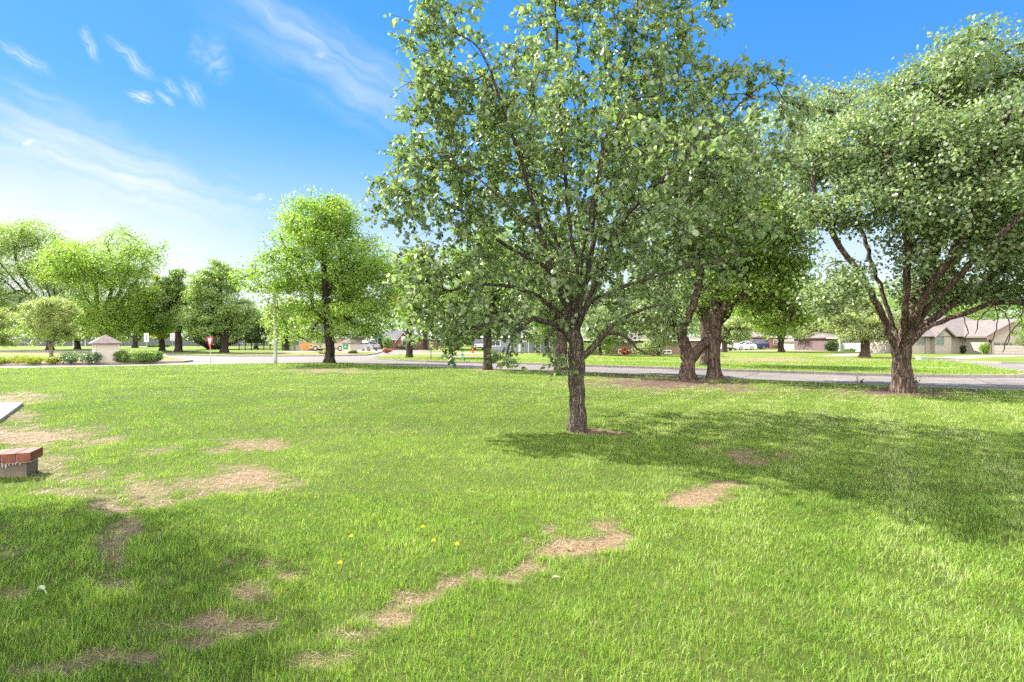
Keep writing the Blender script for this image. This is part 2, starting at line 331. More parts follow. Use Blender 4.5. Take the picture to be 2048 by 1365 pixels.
# ------------------------------------------------------------------ world, sun
SUN_EL = R(44)
SUN_DIR = Vector((-0.855 * math.cos(SUN_EL), 0.518 * math.cos(SUN_EL), math.sin(SUN_EL))).normalized()
def make_world():
    w = bpy.data.worlds.new('World'); scene.world = w; w.use_nodes = True
    N = w.node_tree.nodes; L = w.node_tree.links; N.clear()
    out = N.new('ShaderNodeOutputWorld'); bg = N.new('ShaderNodeBackground'); bg.inputs['Strength'].default_value = 0.125
    sky = N.new('ShaderNodeTexSky'); sky.sky_type = 'NISHITA'; sky.sun_disc = False
    sky.sun_elevation = SUN_EL; sky.sun_rotation = math.atan2(SUN_DIR.x, SUN_DIR.y)
    sky.air_density = 1.0; sky.dust_density = 0.05; sky.ozone_density = 4.0
    hs = N.new('ShaderNodeHueSaturation'); hs.inputs['Saturation'].default_value = 1.28; hs.inputs['Value'].default_value = 0.69
    L.new(sky.outputs[0], hs.inputs['Color'])
    tc = N.new('ShaderNodeTexCoord'); sx = N.new('ShaderNodeSeparateXYZ'); L.new(tc.outputs['Generated'], sx.inputs[0])
    def math_(op, a, b=None, clamp=False):
        n = N.new('ShaderNodeMath'); n.operation = op; n.use_clamp = clamp
        if op == 'MULTIPLY_ADD': n.inputs[2].default_value = 1.0
        for i, v in enumerate((a, b)):
            if v is None: continue
            if isinstance(v, (int, float)): n.inputs[i].default_value = v
            else: L.new(v, n.inputs[i])
        return n.outputs[0]
    sb = N.new('ShaderNodeSeparateColor'); L.new(hs.outputs[0], sb.inputs[0])
    comp = math_('DIVIDE', 1.0, math_('MULTIPLY_ADD', math_('MAXIMUM', math_('SUBTRACT', sb.outputs['Blue'], 2.1), 0.0), 0.25))
    hc = N.new('ShaderNodeVectorMath'); hc.operation = 'SCALE'; L.new(hs.outputs[0], hc.inputs[0]); L.new(comp, hc.inputs['Scale'])
    yy = math_('MAXIMUM', sx.outputs['Y'], 0.06)
    u = math_('DIVIDE', sx.outputs['X'], yy); v = math_('DIVIDE', sx.outputs['Z'], yy)
    cb = N.new('ShaderNodeCombineXYZ'); L.new(u, cb.inputs[0]); L.new(v, cb.inputs[1])
    front = math_('GREATER_THAN', sx.outputs['Y'], 0.08)
    # warped coordinates for torn cloud edges
    wn = N.new('ShaderNodeTexNoise'); wn.inputs['Scale'].default_value = 14; wn.inputs['Detail'].default_value = 4
    L.new(cb.outputs[0], wn.inputs['Vector'])
    wa = N.new('ShaderNodeVectorMath'); wa.operation = 'MULTIPLY_ADD'; wa.inputs[1].default_value = (0.05, 0.05, 0)
    wb = N.new('ShaderNodeVectorMath'); wb.operation = 'SUBTRACT'; wb.inputs[1].default_value = (0.5, 0.5, 0.5)
    L.new(wn.outputs['Color'], wb.inputs[0]); L.new(wb.outputs[0], wa.inputs[0]); L.new(cb.outputs[0], wa.inputs[2])
    def blob(px, py, lx, ly, ang, amp, streak=6.0):
        mp = N.new('ShaderNodeMapping'); mp.vector_type = 'TEXTURE'
        mp.inputs['Location'].default_value = ((px-CX)/F, (CY-py)/F, 0)
        mp.inputs['Rotation'].default_value = (0, 0, R(ang)); mp.inputs['Scale'].default_value = (lx/F, ly/F, 1)
        L.new(wa.outputs[0], mp.inputs['Vector'])
        ln = N.new('ShaderNodeVectorMath'); ln.operation = 'LENGTH'; L.new(mp.outputs[0], ln.inputs[0])
        mr = N.new('ShaderNodeMapRange'); mr.interpolation_type = 'SMOOTHSTEP'
        mr.inputs['From Min'].default_value = 1.0; mr.inputs['From Max'].default_value = 0.1
        L.new(ln.outputs['Value'], mr.inputs['Value'])
        sc = N.new('ShaderNodeMapping'); sc.inputs['Scale'].default_value = (0.7, min(streak * ly / lx + 0.8, 2.0), 1)
        L.new(mp.outputs[0], sc.inputs['Vector'])
        no = N.new('ShaderNodeTexNoise'); no.inputs['Scale'].default_value = 2.2; no.inputs['Detail'].default_value = 5
        L.new(sc.outputs[0], no.inputs['Vector'])
        nr = N.new('ShaderNodeMapRange'); nr.inputs['From Min'].default_value = 0.32; nr.inputs['From Max'].default_value = 0.68
        L.new(no.outputs['Fac'], nr.inputs['Value'])
        return math_('MULTIPLY', math_('MULTIPLY', mr.outputs[0], nr.outputs[0]), amp)
    wisps = [(185, 92, 48, 16, -62, .55), (262, 118, 85, 17, -42, .6), (278, 196, 48, 19, -22, .95), (333, 203, 32, 12, -35, .7),
             (390, 185, 48, 22, -45, .5), (345, 180, 40, 14, -40, .4), (432, 118, 38, 70, 12, .33), (392, 98, 25, 50, 0, .2), (45, 112, 90, 22, -33, .5),
             (62, 180, 70, 12, -20, .2), (57, 290, 16, 11, 0, .7), (520, 392, 34, 13, -4, .55), (470, 355, 30, 8, -15, .2), (600, 60, 360, 34, -34, .26, 2.0),
             (640, 110, 16, 9, 0, .35), (560, 335, 40, 10, 0, .2), (230, 340, 520, 90, -16, .35), (700, 150, 480, 120, -30, .34, 2.0), (60, 230, 420, 90, -22, .30, 2.0)]
    tot = None
    for a in wisps:
        o = blob(*a); tot = o if tot is None else math_('ADD', tot, o)
    # milky veil low on the left, towards the sun
    mp = N.new('ShaderNodeMapping'); mp.vector_type = 'TEXTURE'
    mp.inputs['Location'].default_value = ((-50-CX)/F, (CY-690)/F, 0); mp.inputs['Rotation'].default_value = (0, 0, R(-10)); mp.inputs['Scale'].default_value = (1150/F, 470/F, 1)
    L.new(wa.outputs[0], mp.inputs['Vector'])
    ln = N.new('ShaderNodeVectorMath'); ln.operation = 'LENGTH'; L.new(mp.outputs[0], ln.inputs[0])
    mr = N.new('ShaderNodeMapRange'); mr.interpolation_type = 'SMOOTHSTEP'; mr.inputs['From Min'].default_value = 1.15; mr.inputs['From Max'].default_value = 0.42
    L.new(ln.outputs['Value'], mr.inputs['Value'])
    tot = math_('ADD', tot, math_('MULTIPLY', mr.outputs[0], 0.97))
    tot = math_('MULTIPLY', math_('MINIMUM', tot, 1.0), front)
    # a thin low haze all round
    hz = N.new('ShaderNodeMapRange'); hz.interpolation_type = 'SMOOTHSTEP'; hz.inputs['From Min'].default_value = 0.40; hz.inputs['From Max'].default_value = 0.0; hz.inputs['To Max'].default_value = 0.8
    L.new(sx.outputs['Z'], hz.inputs['Value'])
    tot = math_('MAXIMUM', tot, hz.outputs[0])
    # broken bright clouds added in the unseen sky behind the viewer as fill light
    cn = N.new('ShaderNodeTexNoise'); cn.inputs['Scale'].default_value = 2.4; cn.inputs['Detail'].default_value = 6
    L.new(tc.outputs['Generated'], cn.inputs['Vector'])
    cr = N.new('ShaderNodeMapRange'); cr.interpolation_type = 'SMOOTHSTEP'; cr.inputs['From Min'].default_value = 0.30; cr.inputs['From Max'].default_value = 0.52
    L.new(cn.outputs['Fac'], cr.inputs['Value'])
    bk = N.new('ShaderNodeMapRange'); bk.interpolation_type = 'SMOOTHSTEP'; bk.inputs['From Min'].default_value = 0.05; bk.inputs['From Max'].default_value = -0.35
    L.new(sx.outputs['Y'], bk.inputs['Value'])
    fill_cloud = math_('MULTIPLY', cr.outputs[0], bk.outputs[0])
    tot = math_('MAXIMUM', tot, fill_cloud)
    mx = N.new('ShaderNodeMixRGB'); L.new(tot, mx.inputs[0]); L.new(hc.outputs[0], mx.inputs[1]); 
    cw = N.new('ShaderNodeMixRGB'); L.new(fill_cloud, cw.inputs[0]); cw.inputs[1].default_value = (2.45, 2.5, 2.55, 1); cw.inputs[2].default_value = (10.0, 9.8, 9.4, 1)
    L.new(cw.outputs[0], mx.inputs[2])
    L.new(mx.outputs[0], bg.inputs['Color']); L.new(bg.outputs[0], out.inputs[0])
make_world()
sl = bpy.data.lights.new('sun', 'SUN'); sl.energy = 4.1; sl.angle = R(0.53); sl.color = (1.0, 0.955, 0.87)
so = bpy.data.objects.new('sun', sl); COL.objects.link(so); so.location = (-30, 16, 40)
so.rotation_euler = SUN_DIR.to_track_quat('Z', 'Y').to_euler()

# ------------------------------------------------------------------ setting
EDGE = np.array([(-90,3),(-60,14.5),(-28.4,28.4),(-24.2,30.3),(-21.7,31.8),(-18.7,33.5),(-15.8,35.0),(-13.4,35.7),(-11,34.9),(-7.8,32.2),(-2.6,28.6),(2.7,25.6),
                 (3.8,24.8),(6.7,22.4),(8.5,20.9),(10.2,19.4),(12.2,17.8),(15.8,15.6),(30,5.5),(34,2.5)], float)
def edge_y(x): return np.interp(x, EDGE[:, 0], EDGE[:, 1])

# bare and worn places on the near lawn: photo pixel ellipses (cx, cy, rx, ry, amount) laid on the ground
PATCH = [(60,868,120,20,.9),(25,800,60,14,.8),(40,835,40,16,.8),(150,878,60,12,.6),(215,880,60,9,.5),(300,905,50,10,.45),(530,890,70,9,.75),(430,901,40,7,.5),
  (95,930,50,26,.5),(150,985,70,12,.55),(190,945,30,14,.35),(295,975,45,26,.6),(390,965,60,22,.55),(500,955,62,17,.95),(465,933,40,8,.6),(455,982,30,8,.6),(212,1009,34,11,.75),
  (258,1046,28,16,.75),(219,1100,36,30,.55),(14,1054,40,14,.6),(17,1103,40,12,.7),(232,1163,30,12,.5),(17,1177,34,12,.6),(530,1120,48,14,.6),(565,1142,30,12,.6),(496,1190,44,22,.7),
  (427,1240,56,20,.85),(386,1276,44,13,.8),(290,1307,34,12,.7),(212,1293,44,13,.55),(120,1330,60,14,.5),(510,1240,26,12,.6),(320,1240,60,20,.25),
  (783,1235,40,16,.8),(845,1202,46,18,1),(905,1176,48,22,1),(953,1160,34,14,1),(1022,1163,40,14,1),(1056,1136,26,14,.8),(1107,1098,40,16,1),(1092,1066,26,9,.9),(1160,1096,50,20,1),(1225,1084,34,18,1),(1212,1056,26,10,.8),
  (1363,1003,32,9,1),(1400,989,52,15,1),(1442,973,30,9,.9),(700,1270,46,10,.45),(640,1322,60,14,.45),
  (1478,914,30,10,.8),(1510,925,28,9,.8),(1405,893,26,6,.5),(1570,915,24,7,.4),(1190,864,46,5,.9),(1230,869,26,4,.6),
  (1330,766,140,11,1),(1250,757,70,6,.8),(1440,775,60,6,.7),(1375,758,40,5,1),(1810,785,105,7,1),(1480,780,40,5,.7),(1600,778,90,5,.35),(1700,778,60,5,.4),(640,741,70,5,.7),(700,744,40,3,.8),
  (1140,745,60,4,.5),(978,740,30,3,.8),(650,820,120,9,.12),(780,860,160,9,.12)]
def bare_at(X, Y):
    d = np.maximum(Y, 0.4)
    px = CX + X / d * F; py = CY + H * F / d
    n = (fbm(X * 2.3, Y * 2.3, 5) - 0.5) * 2.6 + (fbm(X * 9, Y * 9, 9) - 0.5) * 2.4
    v = np.zeros_like(X)
    for cx, cy, rx, ry, a in PATCH:
        q = np.sqrt(((px - cx) / rx)**2 + ((py - cy) / ry)**2)
        s = np.clip((1.06 + .30 * a + n * 0.8 - q) / 0.85, 0, 1) * .94
        v = np.maximum(v, s * a)
    v = np.where(Y < 1.9, 0, v)
    return v
def lawn_h(X, Y):
    w = np.clip((edge_y(X) - Y) / 3, 0, 1)
    return ((fbm(X * 0.35, Y * 0.35, 21) - 0.5) * 0.10 + (fbm(X * 1.6, Y * 1.6, 22) - 0.5) * 0.045) * w * np.clip(1 - np.abs(X) / 60, 0, 1)

def make_near_lawn():
    xs = np.concatenate([np.linspace(-90, -14, 130, endpoint=False), np.arange(-14, 12, 0.085), np.linspace(12, 34, 120)])
    t = np.linspace(0, 1, 260)
    ys0 = -10 + 12 * np.linspace(0, 1, 12, endpoint=False)
    tt = np.concatenate([ys0, []])
    Xg, Yg = [], []
    far = t**1.55
    e = edge_y(xs)
    Y = np.concatenate([np.repeat(ys0[:, None], len(xs), 1), 2.0 + far[:, None] * (np.maximum(e, 2.3)[None, :] - 2.0)], 0)
    X = np.repeat(xs[None, :], Y.shape[0], 0)
    Z = lawn_h(X, Y)
    b = bare_at(X, Y)
    Z = Z - 0.025 * b
    nr, nc = Y.shape
    idx = np.arange(nr * nc).reshape(nr, nc)
    f = np.stack([idx[:-1, :-1], idx[:-1, 1:], idx[1:, 1:], idx[1:, :-1]], -1).reshape(-1, 4)
    o = mesh_np('lawn', np.stack([X, Y, Z], -1).reshape(-1, 3), [f], M['lawn'], attrs={'bare': b.ravel(), 'mulch': (b * np.clip((Y - 13) / 1.5, 0, 1) * (X > 2) + b * np.exp(-((X - 1.4)**2 + (Y - 8.55)**2) / .5)).ravel()}, smooth=True)
    tag(o, kind='structure')
make_near_lawn()

def pin(poly, X, Y):
    inside = np.zeros(X.shape, bool); n = len(poly); j = n - 1
    for i in range(n):
        xi, yi = poly[i]; xj, yj = poly[j]
        c = ((yi > Y) != (yj > Y)) & (X < (xj - xi) * (Y - yi) / (yj - yi + 1e-12) + xi)
        inside ^= c; j = i
    return inside
L1 = [(-90,5.5),(-60,20.2),(-33.4,33.2),(-28.7,35.5),(-25.8,37.0),(-24.6,38.3),(-25.2,40.4),(-32,48),(-38,56),(-42,61),(-50,65),(-120,74),(-130,40)]
L2 = [(-120,92),(-70,78),(-56,74),(-48,68),(-41,60.5),(-36,56.8),(-32.7,55.0),(-28.3,53.6),(-24.6,53.2),(-20.6,54),(-17.6,55.2),(-16.3,57),(-16.8,63),(-19,75),(-24,110),(-60,440),(-440,440),(-440,100)]
L3 = [(-13.2,60),(-13.2,52),(-13.1,47.2),(-12.7,45.6),(-11.6,44.2),(-9,41.4),(-6.5,39.1),(-.9,36.4),(3.2,33.6),(4.6,32.4),(9.4,29),(11.4,27.4),(16.3,23.9),(19.6,22.7),(22.5,22.8),(24.6,24.1),
      (25.6,25.6),(26.3,27.2),(28.1,30),(30.5,34),(32.1,37),(32.6,39.4),(33.1,40.0),(33.7,39.2),(35,36.6),(38,34.4),(45,32.4),(70,30.5),(440,30),(440,440),(60,440),(-14,110),(-12.5,75)]
def far_bare(X, Y):
    n = fbm(X * 0.5, Y * 0.5, 31) ; n2 = fbm(X * 2.2, Y * 2.2, 33)
    v = np.zeros_like(X)
    d = np.maximum(Y, 1); px = CX + X / d * F; py = CY + H * F / d
    for cx, cy, rx, ry, a in [(1530,720,110,5,.9),(1640,722,90,4,.7),(1760,721,80,4,.7),(1400,718,60,4,.5),(1700,717,60,4,.5),(540,708,90,2.6,.5),(60,708,80,4,.5),(120,712,60,3,.4),(890,713,90,2.5,.4),(1090,727,60,3,.6)]:
        q = np.sqrt(((px-cx)/rx)**2 + ((py-cy)/ry)**2)
        v = np.maximum(v, np.clip((1.2 + (n-.5)*1.6 + (n2-.5)*1.6 - q)/.5, 0, 1) * a)
    return v
def flat_lawn(name, poly, dens, seed):
    rng = np.random.default_rng(seed)
    P = np.array(poly, float)
    pts = [Vector(p) for p in poly]
    n = len(pts)
    lo = P.min(0); hi = np.minimum(P.max(0), [120, 120]); lo = np.maximum(lo, [-130, 5])
    Yr = np.exp(rng.uniform(np.log(max(lo[1], 6)), np.log(hi[1]), dens)); Xr = rng.uniform(lo[0], hi[0], dens)
    ok = pin(poly, Xr, Yr) & (np.abs(Xr) < Yr * 1.15)
    pts += [Vector((x, y)) for x, y in zip(Xr[ok], Yr[ok])]
    ed = [(i, (i+1) % n) for i in range(n)]
    vo, eo, fo, *_ = mgeo.delaunay_2d_cdt(pts, ed, [], 1, 1e-5)
    V = np.array([(v.x, v.y, 0.0) for v in vo])
    o = mesh_np(name, V, [np.array(fo)], M['far_lawn'], attrs={'bare': far_bare(V[:, 0], V[:, 1])})
    tag(o, kind='structure')
flat_lawn('lawn', L1, 1500, 1); flat_lawn('lawn', L2, 2500, 2); flat_lawn('lawn', L3, 7000, 3)

tag(MB().add([(-130,-12,-.125),(90,-12,-.125),(90,110,-.125),(-130,110,-.125)], [(0,1,2,3)]).build('road', M['road']), kind='structure')
def ring(r, z):
    return [(r*math.cos(a), r*math.sin(a), z) for a in np.linspace(0, 2*math.pi, 48, endpoint=False)]
tag(MB().add(ring(3000, -.16), [tuple(range(48))]).build('terrain', M['far_lawn']), kind='structure')

def strip(line, w0, w1):
    """left and right offsets of a polyline"""
    P = np.array(line, float); t = np.empty_like(P)
    t[1:-1] = P[2:] - P[:-2]; t[0] = P[1]-P[0]; t[-1] = P[-1]-P[-2]
    t /= np.linalg.norm(t, axis=1, keepdims=True); n = np.stack([-t[:, 1], t[:, 0]], 1)
    return P + n * w0, P + n * w1
def kerb(line, inward, name='kerb'):
    a, b = strip(line, -0.03, inward)
    m = MB()
    for i in range(len(line) - 1):
        q = [a[i], a[i+1], b[i+1], b[i]]
        m.v += [(p[0], p[1], -.14) for p in q] + [(p[0], p[1], .012) for p in q]
        k = len(m.v) - 8
        m.f += [(k+4,k+5,k+6,k+7),(k,k+1,k+5,k+4),(k+3,k+7,k+6,k+2)]
    tag(m.build(name, M['kerb']), kind='structure')
def smooth_line(pts, n=6):
    P = np.array(pts, float); out = []
    for i in range(len(P)-1):
        p0 = P[max(i-1, 0)]; p1 = P[i]; p2 = P[i+1]; p3 = P[min(i+2, len(P)-1)]
        for t in np.linspace(0, 1, n, endpoint=False):
            out.append(0.5*((2*p1)+(-p0+p2)*t+(2*p0-5*p1+4*p2-p3)*t*t+(-p0+3*p1-3*p2+p3)*t**3))
    out.append(P[-1]); return np.array(out)
kerb([tuple(p) for p in EDGE], -0.16)
kerb(L1[0:12], 0.2); kerb(L2[0:15], 0.2); kerb(L3[0:29], 0.2)

def sheet(name, pts, mat, z=0.004):
    tag(MB().add([(x, y, z) for x, y in pts], [tuple(range(len(pts)))]).build(name, mat), kind='structure')
def pathsheet(name, line, w, mat, z=0.004):
    a, b = strip(smooth_line(line), -w/2, w/2)
    m = MB(); k = len(a)
    m.add([(p[0], p[1], z) for p in a] + [(p[0], p[1], z) for p in b], [(i, i+1, k+i+1, k+i) for i in range(k-1)])
    tag(m.build(name, mat), kind='structure')
pathsheet('sidewalk', [(-5.5,48.4),(-1,45),(4,42.2),(7,40.2),(12.7,37),(21.2,31),(24.7,28.4)], 1.1, M['concrete'])
sheet('driveway', [(-13.0,59.5),(-4,59),(-2,63),(-1,66),(-13,64.5)], M['paving'])
sheet('driveway', [(-27,71),(-18.6,71),(-20.4,88),(-29,88)], M['paving'], .006)
sheet('driveway', [(-32,69),(-27.4,69),(-29.4,84),(-34,84)], M['paving'], .006)
G = ground
sheet('driveway', [G(1826,720.4),G(1850,717),G(1905,713),G(1990,710.2),G(2110,709.4),G(2110,711.5),G(1975,715),G(1925,719),G(1913,722)], M['paving'])
sheet('driveway', [G(1640,712.6),G(1672,709),G(1738,705.8),G(1775,705.8),G(1742,708.4),G(1700,712.8)], M['paving'])
sheet('road', [(30,77),(70,74),(90,74),(90,80),(62,81),(30,84)], M['paving'], .005)
def blobpoly(cx, cy, rx, ry, seed, n=40):
    rng = np.random.default_rng(seed); ph = rng.uniform(0, 6.28, 4)
    return [(cx + rx*math.cos(a)*(1+.12*math.sin(3*a+ph[0])+.08*math.sin(7*a+ph[1])), cy + ry*math.sin(a)*(1+.12*math.sin(4*a+ph[2])+.08*math.sin(9*a+ph[3]))) for a in np.linspace(0, 2*math.pi, n, endpoint=False)]
a, b = strip(np.array(L1[0:6]), 0.2, 3.2)
sheet('planting_bed', [tuple(p) for p in a[1:]] + [(-26.2, 40.6), (-29.5, 40.5)] + [tuple(p) for p in b[::-1][2:-1]], M['mulch'])
sheet('planting_bed', blobpoly(-20.6, 58.8, 3.6, 2.2, 4), M['mulch'], .008)

# ------------------------------------------------------------------ trees
class Skel:
    def __init__(self, cap=40000):
        self.pos = np.zeros((cap, 3)); self.par = np.full(cap, -1); self.dir = np.zeros((cap, 3)); self.att = np.zeros(cap, bool); self.n = 0; self.tips = []; self.w = {}
    def add(self, p, parent, att=True):
        i = self.n; self.pos[i] = p; self.par[i] = parent; self.att[i] = att
        d = np.array([0, 0, 1.0]) if parent < 0 else self.pos[i] - self.pos[parent]
        self.dir[i] = d / (np.linalg.norm(d) + 1e-9); self.n += 1
        return i
    def line(self, pts, parent, att=True, seg=0.2, jit=0.0, rng=None, weight=0):
        P = np.array(pts, float)
        if parent >= 0: P = np.vstack([self.pos[parent], P])
        sm = smooth_line(P, 8)
        L = np.concatenate([[0], np.cumsum(np.linalg.norm(np.diff(sm, axis=0), axis=1))])
        k = max(2, int(L[-1] / seg) + 1); s = np.linspace(0, L[-1], k)
        Q = np.stack([np.interp(s, L, sm[:, c]) for c in range(3)], 1)
        if jit and rng is not None: Q[1:-1] += rng.normal(0, jit, (k-2, 3))
        start = 1 if parent >= 0 else 0
        ids = []
        for q in Q[start:]:
            parent = self.add(q, parent, att); ids.append(parent)
        if weight:
            for j, i in enumerate(ids): self.w[i] = weight * (1 - .985 * j / len(ids))
        return ids
    def nearest(self, p):
        return int(np.argmin(np.linalg.norm(self.pos[:self.n] - np.array(p), axis=1)))
    def grow(self, tips, rng, seg=0.25, droop=0.0, up=0.3, wig=0.05):
        tips = np.asarray(tips)
        A = self.pos[:self.n]
        dm = np.array([np.min(np.sum((A - q)**2, 1)) for q in tips])
        for q in tips[np.argsort(dm)]:
            v = q - self.pos[:self.n]; dist = np.linalg.norm(v, axis=1) + 1e-6
            c = np.sum(v * self.dir[:self.n], 1) / dist
            cost = dist * (1.3 - 0.5 * c) + up * np.maximum(-v[:, 2], 0)
            cost[~self.att[:self.n]] = 1e9
            i = int(np.argmin(cost)); L = dist[i]
            if L < 0.03: continue
            k = max(2, int(round(L / seg)) + 1)
            t = np.linspace(0, 1, k + 1)[1:, None]
            p0 = self.pos[i]; m0 = self.dir[i] * L * 0.75 + np.array([0, 0, 0.15 * L]); m1 = (q - p0) * 0.9 + np.array([0, 0, -droop * L])
            h = (2*t**3-3*t**2+1)*p0 + (t**3-2*t**2+t)*m0 + (-2*t**3+3*t**2)*q + (t**3-t**2)*m1
            w = rng.normal(0, wig * L, (k, 3)); w[-1] = 0
            h = h + w * np.sin(np.pi * t)
            par = i
            for x in h: par = self.add(x, par)
            self.tips.append(par)
    def radii(self, r0, rmin, k=2.25):
        n = self.n; acc = np.zeros(n); kids = [[] for _ in range(n)]
        for i in range(1, n):
            if self.par[i] >= 0: kids[self.par[i]].append(i)
        for i in range(n - 1, -1, -1):
            if not kids[i]: acc[i] = 1.0
            acc[i] = max(acc[i], self.w.get(i, 0))
            if self.par[i] >= 0: acc[self.par[i]] += acc[i]
        rad = r0 * (acc / acc[0]) ** (1 / k)
        return np.maximum(rad, rmin), kids

LEAF8 = np.array([(0,0,0),(-.33,.20,.07),(-.41,.46,.09),(-.23,.78,.05),(0,1.02,-.08),(.23,.78,.05),(.41,.46,.09),(.33,.20,.07)])
LEAF8F = [[0,4,3,2,1],[0,7,6,5,4]]
LEAF4 = np.array([(0,0,0),(-.40,.45,.10),(0,1,-.05),(.40,.45,.10)])
LEAF4F = [[0,2,1],[0,3,2]]
def unit(v): return v / (np.linalg.norm(v, axis=-1, keepdims=True) + 1e-9)
def leaf_arrays(pos, axis, normal, size, near):
    T, FF = (LEAF8, LEAF8F) if near else (LEAF4, LEAF4F)
    a = unit(axis); n = unit(normal - a * np.sum(normal * a, -1, keepdims=True)); s = np.cross(a, n)
    V = pos[:, None, :] + size[:, None, None] * (T[None, :, 1:2] * a[:, None, :] + T[None, :, 0:1] * s[:, None, :] + T[None, :, 2:3] * n[:, None, :])
    k = len(T); f = (np.arange(len(pos))[:, None, None] * k + np.array(FF)[None]).reshape(-1, len(FF[0]))
    return V.reshape(-1, 3), f, k

def finish_tree(sk, root, base, r0, barkm, leafm, rng, near=False, leaf=0.075, per_tip=30, spread=0.3, twigs=0, flare=0.55, rmin=0.006, sides=8, kpipe=2.25, droop=0.35, tintbias=0.0, upn=0.8, twl=(0.22, 0.45), flat=0.75):
    rad, kids = sk.radii(r0, rmin, kpipe)
    bz = base[2]
    ph = rng.uniform(0, 6.28, 3)
    def lob(P, a):
        z = np.maximum(P[:, 2] - bz, 0)[:, None]
        e = np.exp(-z / (0.62 * r0 + 0.04))
        l = 1 + flare * e * (0.75 + 0.35 * np.cos(5 * a + ph[0])[None] + 0.25 * np.cos(3 * a + ph[1])[None])
        return l * (1 + 0.05 * np.sin(7 * a + ph[2] + z * 1.3) + 0.035 * np.sin(4 * a + z * 5 + ph[0]))
    VV, FF, off = [], [], 0
    stack = [(0, -1)]
    while stack:
        i, parent = stack.pop()
        ch = [i]; rr = [rad[i]]
        while kids[i]:
            ks = kids[i]; j = max(ks, key=lambda q: rad[q])
            for q in ks:
                if q != j: stack.append((q, i))
            ch.append(j); rr.append(rad[j]); i = j
        P = sk.pos[ch]; rr = np.array(rr)
        if parent >= 0:
            P = np.vstack([sk.pos[parent], P]); rr = np.concatenate([[min(rr[0] * 1.25, rad[parent])], rr])
        if len(P) < 2: continue
        rr[-1] *= 0.5
        isr = parent < 0 and ch[0] == 0
        if rr.max() > 0.03 and len(rr) > 3:
            sl_ = np.concatenate([[0], np.cumsum(np.linalg.norm(np.diff(P, axis=0), axis=1))])
            if not isr: rr = rr * (1 + 0.8 * np.exp(-sl_ / (3.5 * rr[0])))
            ker = np.exp(-(sl_[:, None] - sl_[None, :])**2 / (2 * (1.1 * rr[:, None])**2 + 1e-6)); rr = (ker * rr[None, :]).sum(1) / ker.sum(1)
            if not isr: rr = np.minimum(rr, rad[parent] * 0.86)
        isroot = parent < 0 and ch[0] == 0
        n = (28 if near else 16) if isroot else (sides if rr.max() > 0.035 else (5 if rr.max() > 0.014 else 3))
        v, f, t = tube_np(P, rr, n, lob if isroot or rr.max() > 0.25 * r0 + 0.05 else None)
        VV.append(v); FF.append(f + off); off += len(v)
    tips = np.array(sk.tips)
    tp = sk.pos[tips]; td = sk.dir[tips]; Tn = len(tips)
    if twigs:
        q = np.repeat(np.arange(Tn), twigs); m = len(q)
        back = sk.pos[sk.par[tips]][q]; u = rng.uniform(0, 1, (m, 1))
        st = tp[q] * u + back * (1 - u)
        dr = unit(unit(td[q]) * 0.8 + rng.normal(0, 0.62, (m, 3)) + np.array([0, 0, 0.1]))
        ln = rng.uniform(twl[0], twl[1], (m, 1))
        en = st + dr * ln - np.array([0, 0, 1]) * ln * 0.18 * rng.uniform(0, 1, (m, 1))
        for a in range(m):
            v, f, t = tube_np(np.array([st[a], (st[a]+en[a])/2 + (0, 0, .02), en[a]]), np.array([.0045, .0035, .002]), 3)
            VV.append(v); FF.append(f + off); off += len(v)
        lp = max(1, per_tip // twigs)
        q2 = np.repeat(np.arange(m), lp); s = rng.uniform(0.12, 1.05, (len(q2), 1))
        pos = st[q2] + (en[q2] - st[q2]) * s + rng.normal(0, 0.018, (len(q2), 3))
        ax = dr[q2] * 0.35 + rng.normal(0, 0.6, (len(q2), 3)) + np.array([0, 0, -droop])
    else:
        q2 = np.repeat(np.arange(Tn), per_tip)
        back = sk.pos[sk.par[tips]][q2]; u = rng.uniform(0.2, 1.15, (len(q2), 1))
        pos = back + (tp[q2] - back) * u + rng.normal(0, spread, (len(q2), 3)) * np.array([1, 1, flat])
        ax = rng.normal(0, 0.7, (len(q2), 3)) + td[q2] * 0.3 + np.array([0, 0, -droop])
    nrm = rng.normal(0, 0.6, pos.shape) + np.array([0, 0, upn])
    sz = leaf * rng.uniform(0.65, 1.25, len(pos))
    ctint = rng.normal(0, 0.15, Tn)
    tint = np.clip(rng.beta(2.0, 2.4, len(pos)) + (ctint[q2] if not twigs else np.repeat(ctint, twigs)[q2]) + tintbias, 0, 1)
    lv, lf, k = leaf_arrays(pos, ax, nrm, sz, near)
    loc = np.array(base)
    mesh_np('trunk', np.vstack(VV) - loc, [np.vstack(FF)], barkm, root, smooth=True)
    mesh_np('crown', lv - loc, [lf], leafm, root, attrs={'tint': np.repeat(tint, k)})

def blob_points(blobs, rng, n, shell=0.55):
    """blobs: (centre xyz, radii xyz, weight)"""
    vol = np.array([b[2] * b[1][0] * b[1][1] * b[1][2] for b in blobs]) ** 0.8
    pick = rng.choice(len(blobs), n, p=vol / vol.sum())
    d = unit(rng.normal(0, 1, (n, 3))); r = rng.uniform(shell**3, 1, (n, 1)) ** (1/3)
    C = np.array([b[0] for b in blobs])[pick]; S = np.array([b[1] for b in blobs])[pick]
    return C + d * r * S

def px_blobs(depth, L):
    out = []
    for px, py, off, rx, ry, ryd, *w in L:
        d = depth + off
        out.append((at(px, py, d), (rx * d / F, ryd, ry * d / F), w[0] if w else 1.0))
    return out

def limb_px(depth, pts):
    """pts: (px, py, depth offset)"""
    return [at(px, py, depth + o) for px, py, o in pts]

